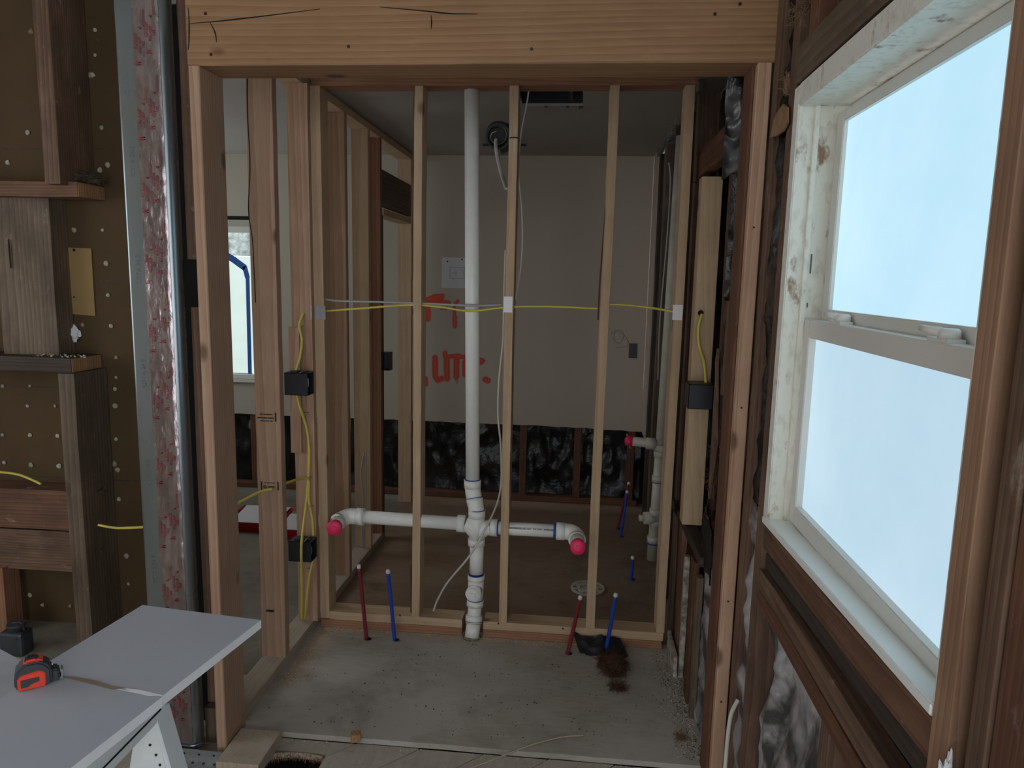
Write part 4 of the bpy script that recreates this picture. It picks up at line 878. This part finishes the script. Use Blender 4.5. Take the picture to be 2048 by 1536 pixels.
pieces = [((-1.214, -1.174), (1.585, 2.79), 'old_brown', 'old brown stud hanging beside the duct, upper piece'), ((-1.210, -1.164), (.13, 1.44), 'old_brown', 'old brown stud between duct and left post, long lower piece'), ((-1.222, -1.178), (-.02, .105), 'old_grey', 'short weathered block at the floor between duct and post')]
struct(box('wall_dark_sheet', (-1.36, 2.205, -.02), (-1.14, 2.212, 2.79), M['gap']), 'black sheet added to darken the gap behind the old studs by the duct', 'wall')  # black sheet stands in for the shaded gap between duct and post
for xx, zz, mt, lb in pieces: stud((xx[0]+.016, -1.141), (2.12, 2.165), zz, mt, lb, jit=.002)
# left wall sheathing and framing
YL = 2.80
WLX = aty(345, 600, YL).x
struct(box('wall_left', (-3.4, YL, -.02), (WLX, YL+.013, 2.80), M['fibreboard']), 'brown fibreboard sheathing at the left, seen from its back', 'wall')
bm = bmesh.new()
for z in (.66, 1.05, 1.50, 2.02): box_bm(bm, (-3.4, YL-.0015, z), (WLX, YL-.0004, z+.004))
sj = frombm('trim_joints', bm, M['old_dark']); struct(sj, 'dark seams between the fibreboard sheets', 'trim')
# plaster keys poking through the lath holes
rr = random.Random(11); key_mesh = []
for k in range(6):
    b_ = bmesh.new(); r = bmesh.ops.create_icosphere(b_, subdivisions=2, radius=.012)
    for v_ in b_.verts: v_.co = Vector((v_.co.x*(1+.4*noise.noise(v_.co*90+Vector((k*3, 0, 0)))), v_.co.y*.35, v_.co.z*(1+.4*noise.noise(v_.co*80+Vector((0, k*5, 0))))))
    me = bpy.data.meshes.new('plaster_key'); b_.to_mesh(me); b_.free(); me.materials.append(simple('plaster key %d' % k, srgb(150+6*k, 142+6*k, 124+6*k), .9, var=.2, scale=40)); key_mesh.append(me)
for px, py in [(215, 330), (200, 340), (203, 255), (190, 60), (190, 110), (185, 150), (55, 265), (15, 325), (205, 460), (148, 460), (212, 527), (216, 590), (165, 650), (222, 652), (232, 715), (232, 755), (230, 778), (230, 812), (232, 878), (235, 940), (238, 998), (5, 772), (60, 772), (55, 812), (110, 812), (5, 870), (60, 870), (115, 872), (8, 925), (62, 930), (118, 932), (253, 1112), (257, 1168), (30, 1150), (85, 1210), (140, 1212), (60, 1190), (255, 1240)]:
    o = bpy.data.objects.new('plaster_key', rr.choice(key_mesh)); COL.objects.link(o); p = aty(px, py, YL-.004); o.location = p; o.rotation_euler = (0, rr.uniform(0, 6), 0); s_ = rr.uniform(.55, .95); o.scale = (s_, 1, s_)
    if py < 345: lb_, gr_ = 'pale plaster lump on the brown fibreboard above the upper short board', 'plaster lumps high on the fibreboard'
    elif px > 140 and py < 705: lb_, gr_ = 'pale plaster lump on the brown fibreboard around the cardboard patch', 'plaster lumps by the cardboard patch'
    elif px > 200: lb_, gr_ = 'pale plaster lump on the narrow fibreboard strip beside the metal duct', 'plaster lumps beside the duct'
    elif py < 940: lb_, gr_ = 'pale plaster lump on the fibreboard between the dark mid-left board and wide boards', 'plaster lumps above the wide boards'
    else: lb_, gr_ = 'pale plaster lump on the fibreboard below the two wide boards', 'plaster lumps below the wide boards'
    tag(o, lb_, 'plaster lump', gr_)
def lp(x, y, Y): return aty(x, y, Y)
FY = 2.60
# upper stud (two faces), shelf blocks, lower stud
a = lp(68, 0, FY); b = lp(103, 350, FY)
stud((lp(76, 180, FY).x, lp(108, 180, FY).x), (FY, YL-.002), (1.862, 2.79), 'old_brown', 'dark old stud at upper left standing on the short board')
o = beam('fire_block', (-2.75, lp(155, 385, 2.64).x), (2.64, YL-.002), (lp(100, 393, 2.64).z, lp(100, 362, 2.64).z), M['old_paint'], 'x', jit=.002); tag(o, 'short horizontal board with a pale cut end and debris on top, upper left', 'board')
box('cut_end', (o.location.x+0, 0, 0), (o.location.x+.001, .001, .001), M['endgrain']); bpy.data.objects.remove(bpy.data.objects['cut_end'])
xe = lp(155, 385, 2.64).x; box('pale_cut_end', (xe+.0005, 2.643, lp(100, 392, 2.64).z), (xe+.003, YL-.004, lp(100, 364, 2.64).z), M['endgrain'], o)
stud((lp(10, 560, 2.70).x-.03, lp(108, 560, 2.70).x), (2.70, YL-.002), (lp(60, 713, 2.70).z+.004, lp(60, 392, 2.70).z-.002), 'old_grey', 'wide grey-brown old stud between the two short boards at left', lean=(0, 0), jit=.002)
x2 = lp(142, 730, 2.62).x; o = beam('fire_block', (-2.75, x2), (2.62, YL-.002), (lp(100, 745, 2.62).z, lp(100, 716, 2.62).z), M['old_dark'], 'x', jit=.002); tag(o, 'dark grey horizontal board with a fresh cut end, mid left', 'board')
box('pale_cut_end', (x2+.0005, 2.623, lp(100, 744, 2.62).z), (x2+.003, YL-.004, lp(100, 717, 2.62).z), M['endgrain'], o)
xa, xb = lp(126, 900, 2.60).x, lp(158, 900, 2.60).x
sl = stud((xa, xb), (2.60, YL-.002), (-.02, lp(140, 748, 2.60).z), 'old_grey', 'weathered old stud below the mid-left board, nails and a bright scar on its side', jit=.002)
for px, py in ((188, 985), (172, 965), (180, 1065), (188, 1105)): tube('bent_nail', [aty(px, py, 2.70)+Vector((-.0, 0, 0)), aty(px+10, py-4, 2.69), aty(px+18, py-10, 2.68)], .002, M['screw'], sl, n=5)
for za, zb, yv, lb, mt in ((lp(60, 1058, 2.68).z, lp(60, 980, 2.68).z, 2.68, 'upper of two wide horizontal boards at lower left', 'old_paint'), (lp(60, 1140, 2.69).z, lp(60, 1061, 2.69).z, 2.69, 'lower of two wide horizontal boards at lower left', 'old_brown')):
    o = beam('old_board', (-2.9, xa-.003), (yv, YL-.002), (za, zb), M[mt], 'x', jit=.002); tag(o, lb, 'board')
stud((lp(-12, 1250, 2.66).x, lp(14, 1250, 2.66).x), (2.66, 2.75), (-.02, .30), 'fir_red', 'orange-brown board end at the very lower left')
o = box('wall_patch', (lp(-20, 500, 2.6).x, 2.69, lp(0, 536, 2.69).z), (lp(17, 500, 2.69).x-.0, 2.699, lp(0, 478, 2.69).z), M['old_grey']); tag(o, 'pale wood scrap at the far left edge, mid height', 'board')
# cardboard patch, foam blob, nest
q = [lp(x, y, YL-.006) for x, y in ((114, 494), (182, 497), (190, 632), (123, 626))]; o = prism('cardboard_patch', q, (0, .004, 0), M['card']); tag(o, 'tan cardboard rectangle pinned on the brown wall', 'cardboard')
screw(o, lp(148, 500, YL-.0065), .006); screw(o, lp(148, 594, YL-.0065), .004)
p = lp(144, 668, YL-.012); o = fluff('foam_blob', p, (.030, .014, .034), 0, .01, M['foam'], 4, lump=1.0); tag(o, 'white foam blob on the brown wall under the cardboard patch', 'foam')
o = fluff('debris_nest', (lp(165, 357, 2.72).x, 2.72, lp(160, 362, 2.64).z+.017), (.085, .05, .020), 500, .04, M['fibre_grey'], 6); tag(o, 'grey fibrous debris heaped on the short upper-left board', 'debris')
tag(crumbs('plaster_crumbs', [Vector((R_.uniform(-2.15, -1.93), R_.uniform(2.64, 2.72), lp(100, 716, 2.62).z+.004)) for _ in range(30)], .007, M['crumb'], 2), 'pale plaster crumbs on the mid-left board', 'crumbs', kind='stuff')
# can on the floor
cn = empty('fuel_can', (lp(38, 1310, 2.52).x, 2.50, -.018), 'dark grey metal can with a spout on the floor at lower left', 'can')
cpos = Vector((atz(37, 1312, -.018).x, atz(37, 1312, -.018).y, -.018)); cn.location = cpos
box('can_body', (cpos.x-.052, cpos.y-.035, cpos.z), (cpos.x+.048, cpos.y+.035, cpos.z+.115), simple('dull dark metal', srgb(78, 82, 86), .45, .6, var=.3), cn, .012)
tube('can_neck', [cpos+Vector((0, 0, .112)), cpos+Vector((0, 0, .128)), cpos+Vector((0, 0, .13)), cpos+Vector((0, 0, .142))], [.030, .026, .034, .033], M['rubber'], cn, n=16, smooth=False)
tube('can_handle', [cpos+Vector((-.035, 0, .11)), cpos+Vector((-.035, 0, .132)), cpos+Vector((.02, 0, .146)), cpos+Vector((.035, 0, .11))], .004, M['rubber'], cn, n=8)

# ================================================================== DRYWALL SHEETS ON THE SAWHORSE
TZ = .75; th = .020
def sheet(name, px, label, mat='drywall_face', z=TZ, extra=None):
    poly = [atz(x, y, z) if not isinstance(x, Vector) else x for x, y in px]
    bm = bmesh.new(); top = [bm.verts.new(p) for p in poly]; bot = [bm.verts.new(p-Vector((0, 0, th))) for p in poly]
    bm.faces.new(top).material_index = 0; bm.faces.new(bot[::-1]).material_index = 0
    for i in range(len(top)): f = bm.faces.new((top[i], bot[i], bot[(i+1) % len(top)], top[(i+1) % len(top)])); f.material_index = 1
    return tag(frombm(name, bm, [M[mat], M['gypsum']]), label, 'drywall sheet')
sheet('drywall_sheet', [(285, 1210), (522, 1240), (326, 1391), (300, 1388), (262, 1382), (215, 1374), (185, 1366), (160, 1360), (125, 1353), (108, 1330), (100, 1322)], 'far drywall offcut on the sawhorse, clean corner toward the duct')
sheet('drywall_sheet', [(125, 1354), (160, 1361), (185, 1368), (215, 1377), (262, 1386), (300, 1390), (324, 1394), (130, 1545), (-60, 1690), (-330, 1640), (-120, 1480), (0, 1398), (60, 1358)], 'near drywall offcut with the tape measure at its edge')
q = [atz(x, y, TZ+.0008) for x, y in ((118, 1352), (150, 1354), (195, 1362), (225, 1372), (252, 1376), (226, 1379), (190, 1370), (150, 1360))]; o = prism('torn_paper_strip', q, (0, 0, .0006), M['kraft']); tag(o, 'brown torn paper along the joint of the two drywall pieces', 'torn paper')
q = [atz(x, y, TZ+.0008) for x, y in ((250, 1377), (280, 1380), (322, 1390), (300, 1392), (262, 1384))]; o = prism('torn_paper_strip', q, (0, 0, .0006), M['gypsum']); tag(o, 'white torn paper at the right end of the drywall joint', 'torn paper')
lo_ = sheet('drywall_sheet', [(-160, 1225), (0, 1298), (60, 1330), (120, 1362), (40, 1420), (-60, 1470), (-300, 1420)], 'pale scuffed drywall piece behind the tape measure', 'scuffed', z=.732)
# tape measure
tm = empty('tape_measure', (-1.04, 1.235, TZ), 'red and grey tape measure lying on the drywall', 'tape measure')
pa = atz(45, 1383, TZ); pb = atz(100, 1370, TZ); dx_ = (pb-pa); dx_.z = 0; dx_.normalize(); dy_ = Vector((-dx_.y, dx_.x, 0)); TMW = Matrix.Translation(pa-dx_*.012) @ Matrix((dx_, dy_, Vector((0, 0, 1)))).transposed().to_4x4() @ Matrix.Scale(.84, 4)
prof = [(.006, 0), (.066, 0), (.072, .006), (.072, .040), (.060, .056), (.045, .063), (.022, .062), (.006, .050), (0, .035), (0, .008)]
def ext(prof, y0_, y1_, name, mat, par, bev=.003, sc=1.0, c=(0, 0)):
    bm = bmesh.new(); a = [bm.verts.new(TMW @ Vector(((x-c[0])*sc+c[0], y0_, (z-c[1])*sc+c[1]))) for x, z in prof]; b = [bm.verts.new(TMW @ Vector(((x-c[0])*sc+c[0], y1_, (z-c[1])*sc+c[1]))) for x, z in prof]
    bm.faces.new(a); bm.faces.new(b[::-1])
    for i in range(len(a)): bm.faces.new((a[i], b[i], b[(i+1) % len(a)], a[(i+1) % len(a)]))
    bmesh.ops.bevel(bm, geom=bm.edges[:], offset=bev, segments=2, affect='EDGES'); return frombm(name, bm, mat, par)
ext(prof, 0, .046, 'body', M['rubber'], tm, .004)
ext([(.008, .002), (.056, .002), (.060, .006), (.060, .034), (.050, .042), (.014, .038), (.006, .030), (.006, .006)], -.003, .003, 'side_panel', M['tape_red'], tm, .0015)
ext([(.012, .009), (.026, .009), (.032, .015), (.048, .018), (.048, .028), (.012, .028)], -.0042, -.001, 'side_badge', M['rubber'], tm, .0005)
ext([(.014, .050), (.022, .066), (.045, .067), (.060, .058), (.055, .050)], .006, .040, 'top_grip', M['tape_red'], tm, .003)
ext([(.018, .058), (.024, .0695), (.043, .0700), (.052, .062)], .014, .032, 'lock_switch', M['black_plastic'], tm, .002)
ext([(.071, .002), (.088, .004), (.086, .030), (.071, .034)], .006, .040, 'nose', M['rubber'], tm, .003)
ext([(.086, .004), (.093, .004), (.094, .026), (.090, .026), (.090, .010), (.086, .008)], .010, .034, 'end_hook', M['steel'], tm, .0005)
# sawhorse
sh = empty('sawhorse', (-.88, 1.15, -.02), 'white-painted wooden sawhorse with metal bracket under the drywall', 'sawhorse')
def plankp(name, a, b, w_, t_, mat, par, up=Vector((0, 0, 1))):
    a, b = Vector(a), Vector(b); d = (b-a).normalized(); s_ = d.cross(up).normalized(); u_ = s_.cross(d).normalized(); L = (b-a).length
    m_ = Matrix((s_, u_, d)).transposed().to_4x4(); m_.translation = a; bm = bmesh.new(); box_bm(bm, (-t_/2, -w_/2, 0), (t_/2, w_/2, L)); bmesh.ops.bevel(bm, geom=bm.edges[:], offset=.002, segments=1, affect='EDGES')
    me = bpy.data.meshes.new(name); bm.to_mesh(me); bm.free(); o = link(name, me, mat, None, m_); return _par(o, par)
r0 = Vector((-.838, 1.295, .688)); r1 = Vector((-.838, .62, .688))
plankp('top_rail', r0, r1, .082, .038, M['white_paint'], sh)
tube('rail_groove', [r0+Vector((.0195, -.02, -.018)), r1+Vector((.0195, 0, -.018))], .0022, M['gap'], sh, n=5)
prism('leg_bracket', [aty(x, y, 1.262) for x, y in ((296, 1412), (313, 1418), (314, 1458), (333, 1550), (278, 1550), (291, 1472))], (0, .004, 0), M['white_paint'], sh)
for x_, y_ in ((305, 1448), (300, 1490), (312, 1510), (320, 1530)): screw(sh, aty(x_, y_, 1.2612), .0028)
for (ax, bx, yy) in ((-.835, -.70, 1.285), (-.845, -1.0, 1.285), (-.835, -.70, .66), (-.845, -1.0, .66)):
    plankp('leg', Vector((ax, yy, .66)), Vector((bx, yy+(.03 if yy > 1 else -.03), -.02)), .05, .03, M['white_paint'], sh, Vector((0, 1, 0)))
plankp('brace', Vector((-.90, 1.26, .40)), Vector((-.90, .68, .40)), .06, .02, M['white_paint'], sh)

# ================================================================== FLOOR BITS
o = box('plank_offcut', (-1.095, 1.975, -.020), (-.955, 2.150, .022), M['fir_dust'], bev=.002); tag(o, 'dusty plank offcut lying by the foot of the left post', 'wood offcut')
st = empty('steel_strap', (-1.17, 1.98, -.018), 'perforated steel angle strip on the floor in front of the duct foot', 'strap')
bm = bmesh.new(); box_bm(bm, (-1.36, 1.99, -.018), (-1.097, 2.030, -.0155)); box_bm(bm, (-1.36, 2.030, -.018), (-1.097, 2.033, .016)); frombm('strap_plate', bm, M['steel'], st)
for i in range(7): screw(st, (-1.34+i*.037, 2.01, -.0148), .0045, 'z')
for i in range(5): screw(st, (-1.33+i*.05, 2.0295, .001), .0035)
c_ = atz(708, 1488, 0); o = box('wood_block', (-.016, -.014, .0), (.016, .014, .028), M['endgrain'], None, .001, mw=Matrix.Translation((c_.x, 2.165, -.001)) @ Matrix.Rotation(.25, 4, 'Z')); tag(o, 'small cube of wood standing on the plywood edge', 'wood block')
o = tube('wood_sliver', [atz(x, y, z) for x, y, z in ((905, 1550, -.014), (985, 1520, -.006), (1060, 1491, .004), (1120, 1475, .005), (1168, 1471, .005))], .0035, M['fir_dust'], flat=.6, n=6); tag(o, 'long thin curved wood sliver on the floor edge', 'wood sliver')
sc = crumple('paper_scrap', (.015, 2.905, .052), (.20, .0, -.006), (.035, -.085, -.044), (0, -.2, 1), M['black_plastic'], amp=.012, freq=14, res=.006, seed=31, jag=.012); tag(sc, 'black paper scrap against the floor plate behind the blue tube', 'paper scrap')
c_ = atz(1225, 1335, 0); o = fluff('fibre_clump', (c_.x, c_.y, .016), (.062, .095, .017), 900, .03, M['fibre'], 12); tag(o, 'brown fibrous clump on the floor at the foot of the blue tube', 'fibre clump')
c_ = atz(1235, 1378, 0); o = fluff('fibre_tuft', (c_.x, c_.y, .008), (.030, .020, .009), 250, .03, M['fibre'], 14, lump=.4); tag(o, 'thin brown tuft in front of the fibrous clump', 'fibre tuft')
c_ = atz(1360, 1478, 0); o = fluff('fibre_tuft', (c_.x, c_.y, .008), (.016, .016, .008), 150, .02, M['fibre_tan'], 15, lump=.4); tag(o, 'small tan tuft among crumbs at the lower right floor', 'fibre tuft')
rr = random.Random(21)
def scatter(n, f): return [f() for _ in range(n)]
def s1_():
    if rr.random() < .45: t_ = rr.random(); return Vector((-1.10+.09*abs(rr.gauss(0, .6)), 2.45+.45*t_, .0015))
    return Vector((rr.uniform(-1.08, .1), 2.915-abs(rr.gauss(0, .022)), .0015))
tag(crumbs('sawdust', scatter(2600, s1_), .0028, M['sawdust'], 1), 'pale sawdust along the foot of the partition and side plate', 'sawdust', kind='stuff')
def s2_():
    y_ = rr.uniform(2.2, 2.88); return Vector((.455-.02*(y_-2.2)-abs(rr.gauss(0, .045)), y_, .002))
tag(crumbs('wall_crumbs', scatter(1500, s2_), .0034, M['crumb'], 2), 'pale crumbs along the foot of the right wall', 'crumbs', kind='stuff')
tag(crumbs('dark_crumbs', scatter(380, s2_), .0035, M['dirt'], 3), 'dark dirt grains along the foot of the right wall', 'dirt', kind='stuff')
def s3_(): return Vector((rr.uniform(-1.0, .44), 2.168-abs(rr.gauss(0, .012)), -.0165))
tag(crumbs('floor_edge_dirt', scatter(420, s3_), .0026, M['crumb'], 4), 'pale grit lying along the front edge of the plywood', 'dirt', kind='stuff')
def s4_(): return Vector((rr.gauss(-.3, .4), rr.uniform(2.22, 2.85), .0015))
tag(crumbs('floor_specks', [p for p in scatter(260, s4_) if -1.08 < p.x < .4], .0035, M['dirt'], 5), 'scattered dark specks over the dusty plywood', 'dirt', kind='stuff')
def s5_(): return Vector((-1.10+rr.gauss(0, .03), 2.14+rr.gauss(0, .03), .0235 if False else -.017))
tag(crumbs('post_sawdust', scatter(400, s5_), .003, M['sawdust'], 6), 'sawdust around the foot of the left post', 'sawdust', kind='stuff')
# paint trays in the far room
def tray(cx_, cy_, w_, d_, label):
    o = empty('paint_tray', (cx_, cy_, 0), label, 'paint tray'); h_ = .07; bm = bmesh.new()
    def quad(z, k): return [Vector((cx_+sx*w_/2*k, cy_+sy*d_/2*k, z)) for sx, sy in ((-1, -1), (1, -1), (1, 1), (-1, 1))]
    lv = [quad(.001, .8), quad(h_, 1), quad(h_+.003, 1.05), quad(h_-.002, .97), quad(.008, .78)]; prev = None; first = None
    for q in lv:
        r = [bm.verts.new(p) for p in q]
        if prev:
            for i in range(4): bm.faces.new((prev[i], prev[(i+1) % 4], r[(i+1) % 4], r[i]))
        else: bm.faces.new(r[::-1])
        prev = r
    bm.faces.new(prev); frombm('tray_shell', bm, M['tray_red'], o)
    q = [Vector((cx_-w_*.43, cy_-d_*.42, .045)), Vector((cx_+w_*.43, cy_-d_*.42, .045)), Vector((cx_+w_*.45, cy_+d_*.45, .078)), Vector((cx_-w_*.45, cy_+d_*.45, .078))]
    prism('paint_liner', q, (0, 0, .003), M['paper'], o); return o
tray(-1.93, 4.12, .32, .30, 'red paint tray with pale liner on the floor of the far room')
tray(-1.62, 4.02, .26, .26, 'second red paint tray, mostly hidden behind the stud with boxes')

# ================================================================== WINDOW WALL (right)
def wst(ya, yb, x0_, x1_, z0_, z1_, mt, lb, **k): return stud((x0_, x1_), (ya, yb), (z0_, z1_), mt, lb, **k)
wst(2.010, 2.056, XW, XW+.085, -.02, 2.79, 'old_brown', 'old brown stud fixed to the near side of the right header post', jit=.002)
wst(1.836, 1.888, XW, XW+.085, -.02, 2.79, 'old_brown', 'old brown full-height stud left of the frosted window', jit=.002)
o = crumple('building_paper', (.505, 1.89, .95), (0, .119, 0), (0, 0, 1.84), (-1, 0, 0), M['black_paper'], amp=.024, freq=11, res=.012, seed=41); tag(o, 'black paper in the slot between post and window stud, upper length', 'building paper')
o = crumple('plastic_film', (.505, 1.89, -.02), (0, .119, 0), (0, 0, .968), (-1, 0, 0), M['sheen_film'], amp=.024, freq=9, res=.010, seed=42); tag(o, 'film with painted silvery sheen in the slot between post and window stud, lower length', 'plastic film')  # same slot as the black paper above, with the lower sheen painted in
o = crumple('plastic_film', (.503, 1.335, -.02), (0, .498, 0), (.03, 0, .745), (-1, 0, 0), M['sheen_film'], amp=.045, freq=8, res=.008, seed=44, bulge=.012, ridge=.7); tag(o, 'crumpled black plastic with painted silvery sheen under the far half of the window', 'plastic film')
o = crumple('plastic_film', (.506, .93, -.02), (0, .352, 0), (.03, 0, .745), (-1, 0, 0), M['sheen_film'], amp=.045, freq=8, res=.009, seed=48, bulge=.012, ridge=.7); tag(o, 'crumpled black plastic with painted silvery sheen under the near half of the window', 'plastic film')
o = crumple('plastic_film', (.540, .40, -.02), (0, .295, 0), (0, 0, 2.8), (-1, 0, 0), M['black_paper'], amp=.03, freq=6, res=.02, seed=49); tag(o, 'black paper lining the wall beyond the right edge of the view', 'building paper')
o = crumple('building_paper', (.545, .90, 2.11), (0, .93, 0), (0, 0, .67), (-1, 0, 0), M['black_paper'], amp=.02, freq=9, res=.02, seed=45); tag(o, 'black paper above the window header boards', 'building paper')
wst(1.735, 1.80, XW+.012, XW+.08, 2.10, 2.79, 'old_red', 'short reddish stud above the window corner')
SKZ = .045
def rail(name, x, y, z, mat, lb, cat='board', jit=.0025, up=SKZ):   # local x of an axis-y beam is world z
    L = y[1]-y[0]; o = beam(name, x, y, z, M[mat], 'y', lean=(0, 0), jit=jit)
    o.data.transform(Matrix(((1, 0, 0, 0), (0, 1, 0, 0), (0, 0, 1, 0), (0, 0, 0, 1))))
    for v_ in o.data.vertices: pass
    me = o.data
    mw = o.matrix_basis
    zi = mw.to_3x3().transposed() @ Vector((0, 0, 1))
    for v_ in me.vertices:
        yy = (mw @ v_.co).y; v_.co += zi*up*(1.8-yy)
    return tag(o, lb, cat)
rail('header_board', (XW, XW+.03), (.86, 1.832), (2.012, 2.098), 'old_grey', 'weathered board nailed above the window', up=0)
rail('apron_board', (XW-.002, XW+.03), (.90, 1.80), (.885, .945), 'old_paint', 'paint-smeared apron board directly under the window sill')
rail('rough_sill', (XW+.014, XW+.085), (.90, 1.832), (.825, .862), 'old_dark', 'dark rough sill beam under the apron board')
rail('rough_sill_board', (XW, XW+.02), (.90, 1.832), (.765, .818), 'old_brown', 'brown board under the dark rough sill beam', up=.025)
rail('rough_sill_board', (XW+.004, XW+.085), (.90, 1.832), (.715, .758), 'old_red', 'lowest reddish rail of the window framing', up=.015)
wst(1.285, 1.33, XW+.004, XW+.085, -.02, .725, 'old_brown', 'old cripple stud under the middle of the window, pointed in view', jit=.003)
t1 = wst(.884, .928, XW-.004, XW+.085, -.02, 2.79, 'fir_smear', 'tan stud with paint smears at the near side of the window', jit=.001)
wst(.855, .880, XW+.020, XW+.085, -.02, 2.79, 'old_dark', 'dark recessed stud right of the tan window stud')
wst(.815, .852, XW, XW+.085, -.02, 2.79, 'old_brown', 'brown stud near the right edge of the view', jit=.001)
wst(.70, .812, XW+.004, XW+.085, -.02, 2.79, 'old_red', 'dark reddish stud at the right edge of the view', jit=.001)
o = fluff('insulation_tuft', (.478, .872, .91), (.010, .012, .055), 0, .02, M['foam'], 8, lump=1.0); tag(o, 'white insulation tuft squeezed out beside the near window stud', 'insulation')
for (yy, zz, s_, lb) in ((1.90, 2.03, .016, 'tan fibre tuft high between post and window stud'),):
    o = fluff('fibre_tuft', (.484, yy, zz), (.008, s_, s_*1.6), 80, .02, M['fibre_tan'], int(yy*100), lump=.9); tag(o, lb, 'fibre tuft')
o = prism('paper_tongue', [atx(x, y, .476) for x, y in ((1566, 208), (1574, 215), (1574, 246), (1566, 262), (1552, 272), (1539, 276), (1543, 262), (1546, 244), (1553, 226))], (.005, 0, 0), M['fibre_tan']); tag(o, 'torn tan paper tongue between post and window stud', 'torn paper')
p = atx(1610, 20, .50); o = fluff('fibre_tuft', p, (.012, .03, .03), 120, .04, M['fibre_tan'], 77, lump=.3); tag(o, 'tan fibre tuft above the window header board', 'fibre tuft')
# the window itself
win = struct(empty('window_1', (.55, 1.36, .96), 'white vinyl sash window with frosted glass and peeling wooden jamb', 'window'))
J0, J1 = WN0, WN1; ZT = 1.955
def skew(o, k=SKZ, top=ZT, bot=.96):
    me = o.data; mw = parent_world(o) if o.parent is None else None
    return o
def wbox(name, x, y, z, mat, par, bev=.0015, sk=0.0):
    """box whose lower/upper faces follow the settled (sloping) window"""
    bm = bmesh.new(); vs = box_bm(bm, (x[0], y[0], z[0]), (x[1], y[1], z[1]))
    if y[1]-y[0] > .2: bmesh.ops.subdivide_edges(bm, edges=[e for e in bm.edges if abs(e.verts[0].co.y-e.verts[1].co.y) > .1], cuts=6)
    if z[1]-z[0] > .2: bmesh.ops.subdivide_edges(bm, edges=[e for e in bm.edges if abs(e.verts[0].co.z-e.verts[1].co.z) > .1], cuts=6)
    for v_ in bm.verts: v_.co.z += sk*(1.8-v_.co.y)*max(0, min(1, (ZT-v_.co.z)/(ZT-.96)))*(1 if v_.co.x < .5 else .25)
    if bev: bmesh.ops.bevel(bm, geom=[e for e in bm.edges if len(e.link_faces) == 2 and e.calc_face_angle(0) > .5], offset=bev, segments=2, affect='EDGES')
    o = frombm(name, bm, M[mat]); return _par(o, par)
def ringframe(name, x, y, z, wd, mat, par, ws=None, wt=None, wbm=None):
    bm = bmesh.new(); a = ws or wd; tt = wt or wd; b_ = wbm or wd
    for lo, hi in (((y[0], z[0]), (y[0]+a, z[1])), ((y[1]-a, z[0]), (y[1], z[1])), ((y[0]+a, z[0]), (y[1]-a, z[0]+b_)), ((y[0]+a, z[1]-tt), (y[1]-a, z[1]))):
        m_ = bmesh.new(); box_bm(m_, (x[0], lo[0], lo[1]), (x[1], hi[0], hi[1])); bmesh.ops.bevel(m_, geom=m_.edges[:], offset=.002, segments=2, affect='EDGES')
        me = bpy.data.meshes.new('x'); m_.to_mesh(me); m_.free(); bm.from_mesh(me); bpy.data.meshes.remove(me)
    o = frombm(name, bm, M[mat]); return _par(o, par)
wbox('jamb', (XW-.001, .60), (J1, J1+.042), (.955, ZT+.05), 'peeled', win, .003)
wbox('jamb', (XW+.002, .60), (J0-.001, J0+.012), (.955, ZT), 'peeled', win, .002)
wbox('head_jamb', (XW-.001, .60), (J0, J1-.0005), (ZT, ZT+.052), 'peeled', win, .003)
wbox('window_sill', (XW-.006, .60), (J0, J1+.03), (.948, .966), 'sill_white', win, .002, SKZ)
wbox('inner_stop', (.520, .5315), (J1-.012, J1-.0005), (.967, ZT), 'peeled', win, .001)
ringframe('window_frame', (.5935, .612), (J0+.012, J1-.001), (.967, ZT), .022, 'vinyl', win)
us = ringframe('upper_sash', (.568, .592), (J0+.034, J1-.018), (1.435, ZT-.022), .036, 'vinyl', win, ws=.042, wt=.022, wbm=.058)
wbox('upper_glass', (.578, .582), (J0+.06, J1-.055), (1.485, ZT-.035), 'glass_up', us, 0)
ls = ringframe('lower_sash', (.532, .5670), (J0+.014, J1-.016), (.972, 1.468), .036, 'vinyl', win, ws=.038, wt=.042, wbm=.045)
wbox('lower_glass', (.549, .553), (J0+.05, J1-.055), (1.005, 1.435), 'glass_low', ls, 0)
def lock(y_):
    z_ = 1.468; o = empty('x', (0, 0, 0), 'x', 'x'); bpy.data.objects.remove(o)
    bm = bmesh.new(); box_bm(bm, (.536, y_-.032, z_), (.562, y_+.032, z_+.006)); tube_bm(bm, [(.550, y_-.008, z_+.005), (.550, y_-.008, z_+.018), (.550, y_-.008, z_+.021)], [.016, .015, .011], 20)
    base = frombm('sash_lock', bm, M['vinyl'], win)
    bm = bmesh.new(); tube_bm(bm, [(.538, y_-.005, z_+.016), (.530, y_+.016, z_+.017), (.527, y_+.034, z_+.019)], [.007, .006, .005], 12); frombm('lock_lever', bm, M['vinyl'], base)
lock(1.585); lock(1.14)
box('balance_slot', (.5360, J1-.0236, 1.60), (.5375, J1-.0180, 1.655), M['gap'], win); bpy.data.objects.remove(bpy.data.objects['balance_slot'])
bm = bmesh.new(); box_bm(bm, (.5355, 1.773, 1.575), (.5368, 1.781, 1.62)); box_bm(bm, (.5355, 1.776, 1.495), (.5368, 1.783, 1.506)); _par(frombm('track_slot', bm, simple('slot grey', srgb(110, 108, 104), .6)), win)
